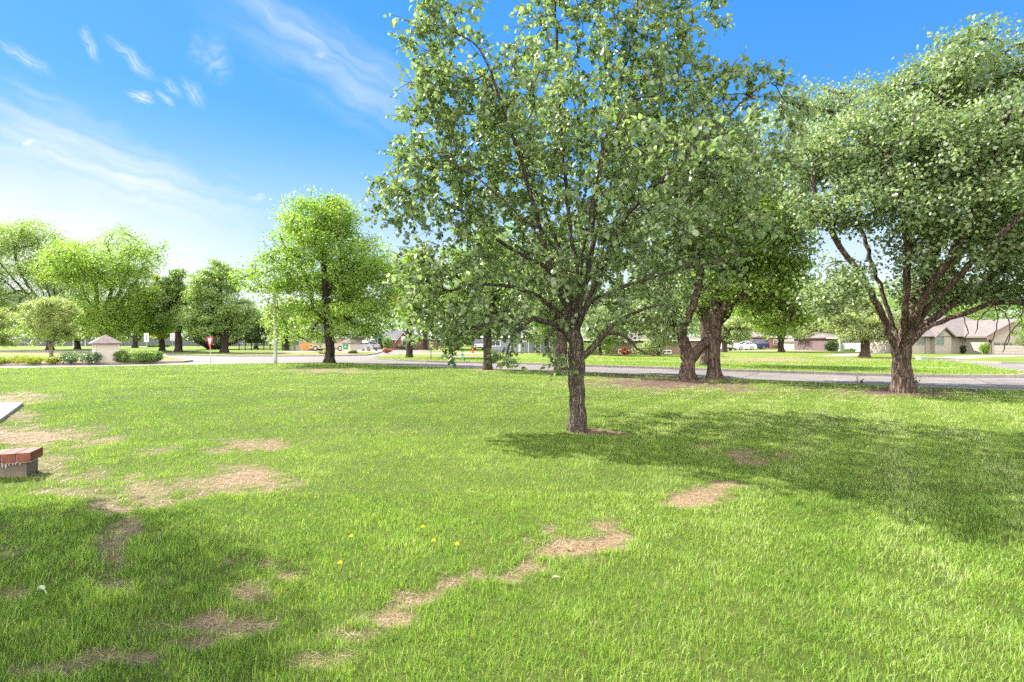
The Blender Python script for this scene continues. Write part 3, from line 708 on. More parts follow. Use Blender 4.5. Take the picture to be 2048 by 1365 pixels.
# ---- the pear in the middle of the lawn
def main_pear():
    rng = np.random.default_rng(11); D = 8.58
    base = (*ground(1155, 862), -0.02)
    root = thing('pear_tree', 'leafy pear tree with fissured grey trunk standing alone mid lawn, nearest tree', 'tree', base)
    sk = Skel()
    sk.line([(*base[:2], -0.3), at(1155, 820, D), at(1153, 780, D), at(1153, 740, D), at(1152, 700, D), at(1150, 668, D)], -1, False, 0.06)
    fork = sk.n - 1
    for i in range(sk.n): sk.pos[i, 0] += 0.012 * math.sin(i * 0.9); sk.att[i] = False
    limbs = [
      [(1140,640,0),(1126,600,.1),(1112,560,.2),(1090,531,.3),(1044,510,.5),(994,479,.6),(930,428,.7),(871,395,.8),(800,375,.9)],
      [(1138,632,-.05),(1122,585,-.15),(1100,530,-.3),(1085,470,-.45),(1071,430,-.6),(1055,367,-.8),(1030,290,-1.0),(1000,200,-1.2),(960,100,-1.3),(900,60,-1.4)],
      [(1150,630,.05),(1158,570,.15),(1150,510,.3),(1138,440,.4),(1130,350,.5),(1122,250,.5),(1115,130,.4),(1110,10,.3),(1105,-60,.3)],
      [(1158,635,0),(1170,570,0),(1182,490,.1),(1188,420,.1),(1198,340,.15),(1215,260,.2),(1240,170,.2),(1265,70,.2),(1280,-30,.2)],
      [(1162,640,-.1),(1182,590,-.25),(1215,510,-.5),(1250,440,-.7),(1310,370,-.9),(1380,310,-1),(1450,240,-1.0),(1530,165,-1)],
      [(1160,640,.1),(1178,590,.3),(1200,520,.6),(1235,430,.8),(1290,330,1.0),(1340,220,1),(1380,110,.9)],
      [(1145,635,.1),(1135,580,.4),(1120,500,.9),(1080,400,1.3),(1040,300,1.5),(1010,220,1.5)],
      [(1155,640,.15),(1170,560,.6),(1200,450,1.3),(1240,340,1.8)],
      [(1160,645,-.15),(1190,600,-.5),(1260,570,-.9),(1340,545,-1.2),(1440,520,-1.3),(1520,505,-1.2)],
      [(1155,640,-.1),(1160,570,-.5),(1170,480,-1),(1190,370,-1.3),(1230,260,-1.5),(1280,180,-1.4)],
      [(1148,640,-.1),(1130,580,-.4),(1095,500,-.9),(1040,430,-1.2),(960,360,-1.3),(880,310,-1.2)]]
    for l in limbs: sk.line(limb_px(D, l), fork, True, 0.16, 0.012, rng)
    for src, l in [((1153,720,0),[(1178,706,-.1),(1205,672,-.2),(1230,648,-.25),(1280,620,-.4),(1330,610,-.5)]),
              ((1205,672,-.2),[(1228,664,-.3),(1262,680,-.4),(1280,700,-.5),(1310,712,-.5)]),
              ((1152,690,0),[(1120,655,-.1),(1070,640,-.2),(1010,640,-.3),(950,655,-.35),(915,675,-.35)]),
              ((1152,680,0),[(1115,625,.1),(1060,585,.2),(990,570,.3),(920,575,.3),(860,600,.3)]),
              ((1070,640,-.2),[(1040,655,-.3),(1020,690,-.35),(1012,715,-.35)]),
              ((1120,655,-.1),[(1100,665,-.3),(1095,695,-.4),(1105,725,-.4)])]:
        sk.line(limb_px(D, l), sk.nearest(at(src[0], src[1], D + src[2])), True, 0.14, 0.01, rng, weight=130 if src[1] > 675 else 60)
    B = px_blobs(D, [(890,90,-1.3,80,105,.9),(870,40,-1.3,45,60,.6,.8),(960,190,-.9,110,95,1.2),(870,190,-.9,75,80,1.0),(850,290,.3,75,70,.9),(790,395,.5,80,50,.8),(880,400,.4,110,80,1.1),(790,470,.4,40,40,.5),(850,520,.3,70,60,.9),(900,600,.0,95,70,1),
        (980,640,-.1,90,45,.9),(950,330,0,150,110,1.3),(1020,480,0,120,90,1.3),(1050,250,-.5,110,120,1.5),(1085,70,.1,70,120,1.1),(1120,-50,.1,90,80,1.1),(1250,20,.1,120,140,1.3),(1360,70,-.2,75,130,1.1),
        (1210,200,-.1,110,130,1.4),(1330,230,-.5,140,110,1.3),(1290,370,-.6,150,100,1.4),(1470,220,-.9,95,80,.9),(1515,165,-1,40,60,.5,.8),(1560,255,-.9,60,50,.6,1.3),(1440,330,-.9,130,90,1.1),(1330,490,-.9,150,75,1.2),(1460,470,-.9,95,85,1.0),
        (1160,400,-1.2,130,110,.9,.22),(1110,560,-.7,100,50,.9,.6),(1270,600,-1.0,80,30,.5,.8),(1012,712,-.35,22,34,.25,3.5),(1104,715,-.4,34,36,.3,3),(915,685,-.3,34,28,.3,3),(900,655,-.2,60,30,.4),
        (1180,330,2.0,230,190,1.4,.7),(1020,350,1.7,170,150,1.3,.6),(1330,330,1.8,120,150,1.2,.6),(1090,540,2.8,130,70,.9,.9),(1210,500,3.0,140,90,1.0,1.0),(1290,560,2.4,110,60,.9,.9),(1300,610,1.0,90,45,.9,.8),(1000,560,1.6,110,60,.9,.8),
        (1240,330,-2.3,120,100,.8,.25),(1330,430,-2.2,110,80,.8,.3),(1170,180,-1.9,120,90,.9,.25),(1420,300,-2.2,90,80,.7,.5),(860,640,-.3,80,45,.8,1.2),(1010,640,-.3,120,50,.9,.9),(830,560,.2,50,60,.7,1.0)])
    tips = blob_points(B, rng, 1800, 0.3)
    sk.grow(tips, rng, 0.16, 0.15, 0.25, 0.05)
    finish_tree(sk, root, base, 0.132, M['bark'], M['leaf_pear'], rng, near=True, leaf=0.080, per_tip=28, twigs=4, flare=0.55, rmin=0.004, sides=9, kpipe=1.98, droop=0.4, twl=(.16, .36))
main_pear()

def kerb_pear():
    rng = np.random.default_rng(12); D = 15.0
    base = (*ground(1805, 784), -0.02)
    root = thing('pear_tree', 'broad old pear tree with thick brown multi-limbed trunk beside the road on the right', 'tree', base)
    sk = Skel()
    sk.line([(*base[:2], -0.3), at(1805,760,D), at(1803,730,D), at(1804,708,D)], -1, False, 0.07)
    fork = sk.n - 1
    limbs = [[(1788,695,0),(1768,640,-.1),(1750,600,-.2),(1725,560,-.3),(1700,520,-.3),(1670,478,-.3),(1640,420,-.3),(1625,350,-.2)],
      [(1796,680,.2),(1780,635,.5),(1765,590,.7),(1745,530,.9),(1728,480,1),(1715,400,1.1),(1700,320,1.1)],
      [(1808,680,.1),(1815,640,.2),(1832,595,.2),(1850,560,.2),(1862,520,.1),(1880,450,0),(1885,350,0),(1875,230,0),(1860,150,0)],
      [(1810,680,-.2),(1810,630,-.5),(1812,570,-.8),(1815,500,-1),(1800,400,-1.2),(1770,300,-1.2)],
      [(1825,682,0),(1850,650,-.1),(1900,612,-.2),(1960,572,-.3),(2005,535,-.3),(2060,490,-.4),(2130,440,-.4)],
      [(1835,668,-.15),(1880,645,-.4),(1920,630,-.6),(1985,607,-.8),(2050,604,-.9),(2120,590,-1)],
      [(1815,670,.4),(1850,610,1),(1900,540,1.6),(1960,440,2),(2010,330,2.2),(2040,230,2.2)],
      [(1815,675,-.3),(1840,610,-1),(1890,530,-1.7),(1950,430,-2.2),(1990,320,-2.4),(2010,220,-2.4)],
      [(1820,675,-.3),(1870,600,-1.2),(1950,520,-2.2),(2040,430,-3),(2100,330,-3)]]
    for l, yy in zip(limbs, (737, 722, 716, 720, 731, 726, 718, 722, 716)): sk.line(limb_px(D, l), sk.nearest(at(1803, yy, D)), True, 0.22, 0.02, rng)
    for a_, tw in (((1985,607,-.8),[(1995,640,-.9),(1988,672,-1),(1976,700,-1)]),((1985,607,-.8),[(2020,645,-.8),(2012,690,-.8)]),((1920,630,-.6),[(1935,655,-.7),(1930,685,-.7)]),((2050,604,-.9),[(2042,640,-.9),(2020,668,-.9),(2005,706,-.9)]),((1985,607,-.8),[(1960,640,-.6),(1950,668,-.5)]),((1730,570,-.3),[(1700,562,-.5),(1672,572,-.6),(1655,590,-.6)]),((1700,520,-.3),[(1670,525,-.5),(1645,545,-.6)])):
        sk.line(limb_px(D, tw), sk.nearest(at(a_[0], a_[1], D + a_[2])), True, .12, .02, rng)
    sk.line(limb_px(D, [(1715,572,-.3),(1695,585,-.3),(1670,600,-.3),(1640,610,-.3)]), sk.nearest(at(1730,570,D-.3)), True, .2, .02, rng)
    B = px_blobs(D, [(1830,190,0,90,75,2),(1890,150,0,90,75,2.2),(1975,140,.2,85,65,2.2),(2060,170,0,90,80,2.2),(1760,270,-.3,95,80,2),(1690,300,-.2,75,65,1.6),(1635,320,-.2,45,55,1.2),(1640,390,-.2,60,60,1.3),(1720,400,-.6,90,70,1.8),
        (1840,330,-1,140,90,2.2),(1960,290,-1.2,140,100,2.5),(2070,320,-1.5,110,110,2.4),(1830,440,-1,110,60,2),(1960,420,-1.8,130,70,2.3),(2070,440,-2,110,80,2.3),(1920,510,-1.5,110,40,1.6),(2050,540,-1.2,90,45,1.8),(1650,440,-.2,55,30,1),
        (1665,590,-.3,70,38,1.1,2.6),(1690,540,0,50,30,.8,1.5),(1960,575,-.8,60,26,.8,1.3),(2045,590,-.9,60,26,.8,1.3),(2090,560,-.9,50,40,1,1),(1845,570,.1,50,45,.9,1.5),(1890,590,.9,70,40,1.2,1.2),(1900,300,2.2,170,130,1.8,.8),(2150,300,0,120,200,3,.8),(2160,480,-1,110,110,3,.8)])
    sk.grow(blob_points([(c, tuple(.88*q for q in r), w) for c, r, w in B], rng, 1650, 0.62), rng, 0.24, 0.15, 0.2, 0.06)
    finish_tree(sk, root, base, 0.25, M['bark2'], M['leaf_pear2'], rng, near=False, leaf=0.105, per_tip=66, spread=0.21, flare=0.95, rmin=0.008, kpipe=2.3, droop=0.3)
kerb_pear()

def px_tree(seed, name, label, d, base_px, trunk, limbs, blobs, r0, bark, leafm, ntips, per, leaf, spread, group=None, shell=.35, droop=.3, flare=.6, tb=0.0):
    rng = np.random.default_rng(seed)
    base = (*ground(*base_px), -0.02)
    root = thing(name, label, 'tree', base, group=group)
    sk = Skel(); sk.line([(*base[:2], -0.3)] + limb_px(d, trunk), -1, False, 0.12)
    top = sk.n - 1; sk.att[top] = True
    for l in limbs: sk.line(limb_px(d, l), sk.nearest(at(l[0][0], l[0][1], d + l[0][2])) if len(limbs) and l[0][1] > trunk[-1][1] else top, True, 0.3, 0.03, rng)
    sk.grow(blob_points(px_blobs(d, blobs), rng, ntips, shell), rng, 0.35, droop * .5, 0.1, 0.06)
    finish_tree(sk, root, base, r0, bark, leafm, rng, leaf=leaf, per_tip=per, spread=spread, flare=flare, rmin=0.01, droop=droop, tintbias=tb)

px_tree(21, 'pear_tree', 'twin-stemmed pear tree with pale mottled forked trunk behind the lone lawn pear', 20.6, (1375,757.5), [(1375,740,0),(1378,722,0)],
    [[(1366,700,0),(1366,660,-.1),(1384,620,-.1),(1395,570,0),(1405,500,0),(1410,420,0),(1400,330,0)],[(1395,704,0),(1425,672,0),(1445,640,.1),(1470,600,.2),(1500,540,.2),(1530,450,.3),(1560,350,.3)],
     [(1368,680,.3),(1340,630,.8),(1320,560,1.2),(1310,480,1.3)],[(1395,700,.5),(1440,640,1.5),(1480,540,2.2),(1540,400,2.5),(1620,280,2.5)]],
    [(1330,420,0,110,120,2.5),(1440,380,0,120,120,3),(1540,330,.3,90,100,2.5),(1500,470,0,100,80,2.5),(1610,240,2,85,60,2),(1680,210,2,55,50,1.6),(1580,420,.5,60,60,2),(1340,560,.5,90,60,2),(1290,625,.8,80,40,2,1.2),(1225,640,1.2,60,40,1.6,1.2),(1340,650,.5,40,28,1.2,1.5)],
    0.27, M['bark2'], M['leaf_pear2'], 800, 40, .14, .26)
px_tree(22, 'oak_tree', 'tall straight-trunked oak right beside the twin-stemmed pear at the kerb', 20.5, (1430,757.5), [(1428,720,0),(1430,670,0),(1432,610,0),(1440,540,0),(1450,460,0)],
    [[(1432,640,0),(1460,605,-.4),(1500,590,-.8),(1550,600,-1)],[(1440,560,0),(1490,520,.3),(1540,510,.5),(1590,530,.6)],[(1450,460,0),(1480,380,.2),(1510,300,.3)]],
    [(1530,560,.3,75,60,2),(1585,590,.4,45,45,1.5),(1480,580,-.5,60,45,1.5),(1570,500,.4,50,55,1.5),(1480,470,0,100,80,2.5),(1530,630,.2,50,30,1.4),(1590,640,.2,30,25,1)],
    0.235, M['bark2'], M['leaf_oak'], 430, 38, .14, .28, flare=.9, tb=.22)

def auto_tree(seed, name, label, base_px, box, style, bark, leafm, r0, ntips=260, per=34, leaf=.2, spread=None, group=None, d=None, stems=None, fork_px=None, tb=0.07, gaps=0.45):
    """box = photo box (x0, x1, y0, y1) of the crown"""
    rng = np.random.default_rng(seed)
    if d is None: x, d = ground(*base_px)
    else: x = (base_px[0] - CX) / F * d
    base = (x, d, -0.02)
    root = thing(name, label, 'tree', base, group=group)
    x0, x1, y0, y1 = box
    cx = (x0+x1)/2; ztop = at(0, y0, d)[2]; zbot = max(at(0, y1, d)[2], 0.4); Xc = at(cx, 0, d)[0]
    rx = (x1-x0)/2 * d / F; hz = (ztop - zbot)/2; zc = (ztop+zbot)/2
    blobs = []
    nb = 30
    for i in range(nb):
        th = rng.uniform(0, 2*np.pi); s = rng.uniform(-0.95, 0.95)
        if style == 'cone': w = float(np.interp(s, [-1, -.65, -.15, .3, .7, 1], [.72, 1.0, .96, .76, .5, .22]))
        else: w = math.sqrt(max(0, 1 - abs(s)**2.4)) * .95 + .08
        q = rng.uniform(0.45, 0.78)
        blobs.append(((Xc + rx*w*q*math.cos(th), d + rx*w*q*math.sin(th), zc + hz*s*.82), (rx*.34*(.6+.5*w), rx*.34*(.6+.5*w), min(hz*.26, rx*.3)), rng.uniform(.6, 1.3)))
    blobs.append(((Xc, d, ztop - hz*.22), (rx*.22, rx*.22, hz*.22), 1.0))
    blobs.append(((Xc, d, zc), (rx*.6, rx*.6, hz*.7), .25))
    leaf *= 0.88; per = int(per * 2.1)
    sk = Skel()
    if style == 'multi':
        sk.line([(x, d, -.3), (x, d, 0.35)], -1, False, .1); f = sk.n - 1
        for i in range(7):
            a = i / 7 * 6.28 + rng.uniform(0, .5); r = rx * rng.uniform(.5, .85)
            sk.line([(x + r*.3*math.cos(a), d + r*.3*math.sin(a), zbot*.5+.5), (x + r*.7*math.cos(a), d + r*.7*math.sin(a), zbot + hz*.4), (x + r*math.cos(a), d + r*math.sin(a), zc + hz*rng.uniform(.1, .6))], f, True, .5, .05, rng)
    elif style == 'cone':
        top = ztop - hz * .25
        ids = sk.line([(x, d, -.3), (x, d, zbot*.5), (x+rng.normal(0, .05), d, zbot), (Xc*.6+x*.4+rng.normal(0, .15), d, zc), (Xc, d, top)], -1, True, .3)
        for i in range(sk.n): sk.att[i] = sk.pos[i, 2] > zbot * .92
    else:
        zf = at(0, fork_px, d)[2] if fork_px else zbot * .9
        sk.line([(x, d, -.3), (x+rng.normal(0, .03), d, zf*.5), (x, d, zf)], -1, False, .15); f = sk.n - 1; sk.att[f] = True
        for i in range(6):
            a = i / 6 * 6.28 + rng.uniform(0, .8); r = rx * rng.uniform(.3, .6)
            sk.line([(x + r*.25*math.cos(a), d + r*.25*math.sin(a), zf + (zc-zf)*.45), (Xc + r*.7*math.cos(a), d + r*.7*math.sin(a), zc + hz*.1), (Xc + r*math.cos(a), d + r*math.sin(a), zc + hz*rng.uniform(.15, .55))], f, True, .4, .04, rng)
    sk.grow(blob_points(blobs, rng, ntips, gaps), rng, max(.4, rx*.12), .1, .15 if style != 'cone' else 0.5, .06)
    finish_tree(sk, root, base, r0, bark, leafm, rng, leaf=leaf, per_tip=per, spread=spread or rx*.075, flare=.6, rmin=0.014, droop=.25, tintbias=tb, flat=.5 if style == 'cone' else .7, upn=1.1)
    return root

# trees along the far side, from left to right
auto_tree(31, 'oak_tree', 'bright green oak with dark trunk on the lawn corner behind the light pole', (659,726), (498,800,382,694), 'cone', M['bark3'], M['leaf_oak'], .30, 1000, 30, .17, .36, gaps=.6)
auto_tree(32, 'oak_tree', 'oak with slim dark trunk across the road beside the green street name sign', (819,715.5), (775,905,500,665), 'cone', M['bark3'], M['leaf_oak'], .28, 320, 40, .19)
auto_tree(33, 'oak_tree', 'dark straight trunk at the road edge with low branches left of the lone pear', (975,739.5), (880,1080,430,668), 'round', M['bark3'], M['leaf_mid'], .215, 330, 36, .15, fork_px=650)
auto_tree(34, 'oak_tree', 'bowed dark trunk at the road edge just behind the lone pear trunk', (1124,741), (1050,1215,440,655), 'round', M['bark2'], M['leaf_pear2'], .30, 260, 36, .15, fork_px=690)
auto_tree(35, 'oak_tree', 'orange-barked trunk across the road behind the tall straight-trunked oak', (1412,731.5), (1340,1520,440,650), 'round', M['bark2'], M['leaf_mid'], .36, 260, 36, .17)
auto_tree(36, 'shade_tree', 'tall airy tree with feathery crown at the far left edge', (100,700), (-60,190,440,680), 'round', M['bark3'], M['leaf_mid'], .45, 950, 40, .25, d=84, gaps=.3, tb=.2)
auto_tree(37, 'shade_tree', 'large rounded bright green tree rising behind the small cream gatehouse', (216,703), (120,366,455,684), 'round', M['bark3'], M['leaf_oak'], .55, 900, 40, .23, d=70, gaps=.2)
auto_tree(38, 'shade_tree', 'yellow-green tree with slim trunk right of the narrow white sign', (324,700), (262,366,545,690), 'cone', M['bark3'], M['leaf_lime'], .38, 260, 34, .24, d=80)
auto_tree(39, 'shade_tree', 'tree with straight dark trunk beside the white square road sign', (357,704.5), (310,400,535,672), 'round', M['bark3'], M['leaf_mid'], .42, 220, 34, .24)
auto_tree(40, 'shade_tree', 'dense pyramidal green tree behind the red yield sign', (449,706), (362,516,520,684), 'cone', M['bark3'], M['leaf_mid'], .42, 460, 44, .22, tb=.1)
auto_tree(41, 'shade_tree', 'dark many-stemmed spreading tree low behind the red yield sign', (428,699.5), (350,510,610,692), 'multi', M['bark3'], M['leaf_dark'], .9, 200, 34, .26, d=92)
auto_tree(42, 'shade_tree', 'pale green tree behind the light pole', (572,700), (525,612,590,690), 'round', M['bark3'], M['leaf_pale'], .3, 200, 34, .24, d=84)
auto_tree(43, 'shade_tree', 'dark background tree between the pyramidal tree and the light pole', (512,698), (470,560,615,692), 'round', M['bark3'], M['leaf_dark'], .35, 180, 34, .28, d=100)
auto_tree(44, 'young_tree', 'young golden green tree with pale trunk beside the variegated bushes', (102,716), (46,152,588,698), 'round', M['bark_pale'], M['leaf_yellow'], .13, 300, 34, .13, d=45)
auto_tree(45, 'young_tree', 'young golden green tree cut by the left edge of the photo', (-18,716), (-66,30,608,700), 'round', M['bark_pale'], M['leaf_yellow'], .13, 220, 34, .13, d=45)
auto_tree(46, 'shade_tree', 'dark trunked tree between the gatehouse and the white goal frame', (155,698), (110,215,600,688), 'round', M['bark3'], M['leaf_mid'], .42, 150, 30, .26, d=95)
auto_tree(47, 'shade_tree', 'far trunk just right of the gatehouse roof', (270,695.5), (235,300,610,688), 'cone', M['bark3'], M['leaf_oak'], .45, 120, 30, .28, d=112)
auto_tree(48, 'shade_tree', 'yellow green tree standing behind the brick house roof', (850,698), (770,900,505,650), 'round', M['bark3'], M['leaf_lime'], .4, 300, 36, .3, d=95)
auto_tree(49, 'shade_tree', 'pale silvery tree with short trunk left of the blue parked car', (1449,705), (1432,1502,632,690), 'round', M['bark3'], M['leaf_pale'], .32, 220, 34, .2, d=68, fork_px=689)
auto_tree(50, 'shade_tree', 'tree with dark trunk on far lawn in front of the red brick house front', (1562,705), (1470,1650,540,686), 'round', M['bark3'], M['leaf_oak'], .36, 380, 38, .22, d=70)
auto_tree(51, 'shade_tree', 'grey forked tree on far lawn in front of the orange garage door', (1730,716), (1655,1800,600,688), 'round', M['bark2'], M['leaf_pale'], .36, 300, 36, .17, fork_px=684)
auto_tree(52, 'shade_tree', 'bright green tree beside the beige brick house wall', (1868,702), (1815,1935,585,690), 'round', M['bark3'], M['leaf_oak'], .3, 260, 36, .24, d=74)
auto_tree(53, 'young_tree', 'small rounded green tree in front of the beige garage at the right edge', (2066,713), (2030,2105,636,698), 'round', M['bark3'], M['leaf_mid'], .1, 200, 34, .14, d=49)
auto_tree(54, 'shade_tree', 'pale green tree over the white house behind the far lawn', (1640,701), (1575,1700,625,688), 'round', M['bark3'], M['leaf_pale'], .3, 280, 36, .24, d=82)
auto_tree(55, 'shade_tree', 'large dark tree behind the grey blue house', (1080,697), (930,1200,560,680), 'round', M['bark3'], M['leaf_mid'], .5, 380, 36, .34, d=110)
auto_tree(56, 'shade_tree', 'large green tree behind the brown brick house', (1300,697), (1180,1420,560,684), 'round', M['bark3'], M['leaf_mid'], .5, 360, 36, .34, d=112)
auto_tree(57, 'shade_tree', 'tree far behind the beige brick house roof', (1900,694), (1750,2010,560,672), 'round', M['bark3'], M['leaf_mid'], .5, 320, 36, .34, d=120)
auto_tree(58, 'shade_tree', 'trees edge canopy over the pickup behind the light gabled house', (664,697), (590,760,600,680), 'round', M['bark3'], M['leaf_dark'], .4, 240, 34, .3, d=112)
auto_tree(59, 'shade_tree', 'slim dark trunk left of the silver van in the distance', (947,699), (905,985,620,692), 'round', M['bark3'], M['leaf_mid'], .32, 160, 34, .24, d=90)
auto_tree(60, 'young_tree', 'low pale tree standing before the left end of the brown brick house', (1200,707), (1160,1262,600,698), 'round', M['bark3'], M['leaf_mid'], .14, 260, 30, .17, d=53)
auto_tree(61, 'young_tree', 'low light green tree standing before the right end of the brown brick house', (1318,707.5), (1262,1372,612,700), 'round', M['bark3'], M['leaf_pale'], .14, 260, 30, .17, d=52)
auto_tree(62, 'young_tree', 'low green tree before the blue-grey house right of the bowed trunk', (1092,704), (1040,1140,605,694), 'round', M['bark3'], M['leaf_mid'], .14, 240, 30, .18, d=62)
auto_tree(63, 'shade_tree', 'green tree between the red brick house and the blue-grey house', (915,699), (860,965,590,690), 'round', M['bark3'], M['leaf_mid'], .3, 280, 32, .22, d=84)
# the tree beyond the left edge of the photo that shades the grass at lower left
def side_tree():
    rng = np.random.default_rng(77); base = (-9.6, 6.0, -0.02)
    root = thing('pear_tree', 'leafy tree standing just beyond the left edge whose shade dapples the near grass', 'tree', base)
    sk = Skel(); sk.line([(base[0], base[1], -.05), (base[0], base[1], 1.0), (base[0]+.05, base[1], 2.0)], -1, False, .12); f = sk.n - 1; sk.att[f] = True
    for i in range(6):
        a = i * 1.05; sk.line([(base[0]+.6*math.cos(a), base[1]+.6*math.sin(a), 4.4), (base[0]+1.1*math.cos(a), base[1]+1.1*math.sin(a), 7.0)], f, True, .25, .02, rng)
    sk.grow(blob_points([((-9.2, 6.45, 6.7), (1.6, 1.6, 1.9), 1)], rng, 520, .3), rng, .25, .1, .2, .05)
    finish_tree(sk, root, base, .16, M['bark'], M['leaf_pear'], rng, leaf=.09, per_tip=24, spread=.14, droop=.3)
side_tree()
print('trees', round(time.time() - T0, 1))

def distant_woods():
    rng = np.random.default_rng(99); n = 30000
    X = rng.uniform(-190, 190, n); Yd = 165 + rng.uniform(-9, 9, n) + 10 * (fbm(X*.03, X*0, 3) - .5)
    top = 7 + 17 * fbm(X * .055 + 7, X*0 + .5, 61, 2) * np.clip(1 - .35 * (X < -40), 0, 1) + 3 * (fbm(X*.25, X*0, 63) - .5)
    Z = top * rng.uniform(0.02, 1, n) ** .8
    P = np.stack([X, Yd, Z], 1)
    v, f, k = leaf_arrays(P, rng.normal(0, 1, P.shape), rng.normal(0, .6, P.shape) + (0, -.3, .8), rng.uniform(.7, 1.5, n), False)
    o = mesh_np('distant_woods', v, [f], M['leaf_mid'], attrs={'tint': np.repeat(np.clip(rng.beta(2, 2, n) + .6 * (fbm(X*.1, Z*.1, 71) - .5), 0, 1), k)})
    tag(o, 'continuous belt of distant green trees behind the houses', 'trees', kind='stuff')
distant_woods()

# ------------------------------------------------------------------ shrubs
def shrub(name, label, cat, px, pybase, wpx, hpx, leafm, n=700, leaf=.07, depth=None, group=None, d=None, boxy=False, lumps=5, seed=0, tb=0.):
    rng = np.random.default_rng(seed + int(px * 7))
    if d is None: x, d = ground(px, pybase)
    else: x = (px - CX) / F * d
    w = wpx * d / F / 2; h = hpx * d / F; dep = depth or w; n = int(n * 1.7)
    root = thing(name, label, cat, (x, d, 0.004), group=group)
    P = []
    if boxy:
        u = unit(rng.normal(0, 1, (n, 3))); u = np.sign(u) * np.abs(u)**.55; r = rng.uniform(.72, 1.03, (n, 1))
        pos = u * r * np.array([w, dep, h*.5]) + np.array([0, 0, h*.5])
    else:
        C = rng.uniform(-.5, .5, (lumps, 3)) * np.array([w, dep, h*.35]) + np.array([0, 0, h*.5])
        k = rng.integers(0, lumps, n); u = unit(rng.normal(0, 1, (n, 3))); r = rng.uniform(.45, 1.05, (n, 1))
        pos = C[k] + u * r * np.array([w*.6, dep*.6, h*.42])
    pos[:, 2] = np.maximum(pos[:, 2], .03)
    nrm = unit(pos - np.array([0, 0, h*.35])) + rng.normal(0, .5, pos.shape) + (0, 0, .3)
    ax = rng.normal(0, .8, pos.shape) + (0, 0, .25)
    tint = np.clip(rng.beta(2, 2.4, n) + tb, 0, 1)
    v, f, kk = leaf_arrays(pos, ax, nrm, leaf * rng.uniform(.7, 1.3, n), False)
    mesh_np('foliage', v, [f], leafm, root, attrs={'tint': np.repeat(tint, kk)})
    m = MB()
    for i in range(5):
        a = i * 1.26; m.tube([(0.1*w*math.cos(a), .1*dep*math.sin(a), -.03), (.3*w*math.cos(a), .3*dep*math.sin(a), h*.35), (.55*w*math.cos(a), .55*dep*math.sin(a), h*.72)], [.02, .014, .006], 5)
    m.build('stem', M['bark3'], root)
    return root
gB = 'low shrubs in the bed beside the gatehouse'
shrub('shrub', 'low lime green shrub at the left edge of the bed', 'shrub', 14, 728, 46, 13, M['leaf_lime'], 700, .10, group=gB)
shrub('shrub', 'low lime green shrub left of the young golden tree', 'shrub', 68, 727.5, 48, 14, M['leaf_lime'], 700, .10, group=gB)
shrub('shrub', 'low lime green mound right of the young golden tree trunk', 'shrub', 112, 727, 34, 13, M['leaf_lime'], 600, .10, group=gB)
shrub('shrub', 'small yellow shrub half hidden between two low lime shrubs', 'shrub', 40, 726, 26, 14, M['leaf_yellow'], 400, .10, group=gB)
shrub('shrub', 'variegated white-flecked bush right of the lime mound', 'shrub', 142, 726.5, 42, 21, M['leaf_varieg'], 900, .10, group=gB)
shrub('shrub', 'variegated white-flecked bush touching the gatehouse wall', 'shrub', 181, 726.5, 42, 21, M['leaf_varieg'], 900, .10, group=gB)
shrub('hedge', 'clipped rounded green hedge right of the small gatehouse', 'hedge', 276, 724.5, 78, 22, M['leaf_mid'], 9000, .085, 1.0, d=36.8, boxy=True)
shrub('shrub', 'russet shrub on the lawn behind the street name sign', 'shrub', 774, 706.5, 19, 9, M['leaf_red'], 500, .14)
shrub('shrub', 'rounded bright shrub in front of the brick house entry', 'shrub', 775, 698.5, 22, 26, M['leaf_mid'], 800, .2, d=92)
shrub('shrub', 'tall dark bush beside the brick wall left of the bright shrub', 'shrub', 757, 698, 22, 36, M['leaf_dark'], 900, .22, d=93)
shrub('shrub', 'dark clipped shrub under the brick house door', 'shrub', 800, 698, 22, 9, M['leaf_dark'], 500, .16, d=92)
for i, (px, w, h, mt, lab) in enumerate([(1175,50,26,'leaf_mid','green bush against the brown brick house at its left end'),(1212,36,30,'leaf_pale','pale bush in front of the brown brick house'),(1290,50,28,'leaf_pale','broad pale bush between the two windows of the brown brick house'),(1315,34,22,'leaf_dark','dark bush near the right window of the brown brick house'),(1252,20,16,'leaf_red','russet bush under the brick chimney of the brown brick house')]):
    shrub('shrub', lab, 'shrub', px, 711, w, h, M[mt], 600, .15, d=55.5, seed=i)
shrub('shrub', 'dark green bush beside the porch of the dark brick house', 'shrub', 1664, 702.5, 26, 22, M['leaf_dark'], 700, .2, d=73)
shrub('shrub', 'low flowering bush in front of the dark brick porch', 'shrub', 1705, 703, 40, 7, M['leaf_varieg'], 500, .16, d=73)
shrub('shrub', 'orange russet shrub left of the white garage', 'shrub', 1595, 698, 13, 14, M['leaf_red'], 450, .2, d=93)
shrub('shrub', 'rounded bright shrub left of the beige garage door', 'shrub', 1968, 709, 17, 22, M['leaf_oak'], 700, .12, d=57)
shrub('shrub', 'dark upright shrub under the arched window', 'shrub', 1924, 705.5, 11, 17, M['leaf_dark'], 500, .12, d=60)
shrub('shrub', 'round clipped shrub by the small window, left one of the pair', 'shrub', 1877, 706, 10, 7, M['leaf_dark'], 350, .1, d=61)
shrub('shrub', 'round clipped shrub by the small window, right one of the pair', 'shrub', 1889, 706, 10, 7, M['leaf_dark'], 350, .1, d=61)
shrub('shrub', 'bright bush at the left corner of the beige brick house', 'shrub', 1845, 706.5, 26, 16, M['leaf_lime'], 600, .13, d=62)
shrub('hedge', 'low clipped hedge far behind the white signs', 'hedge', 317, 693, 38, 5, M['leaf_dark'], 700, .25, 1.5, d=125, boxy=True)
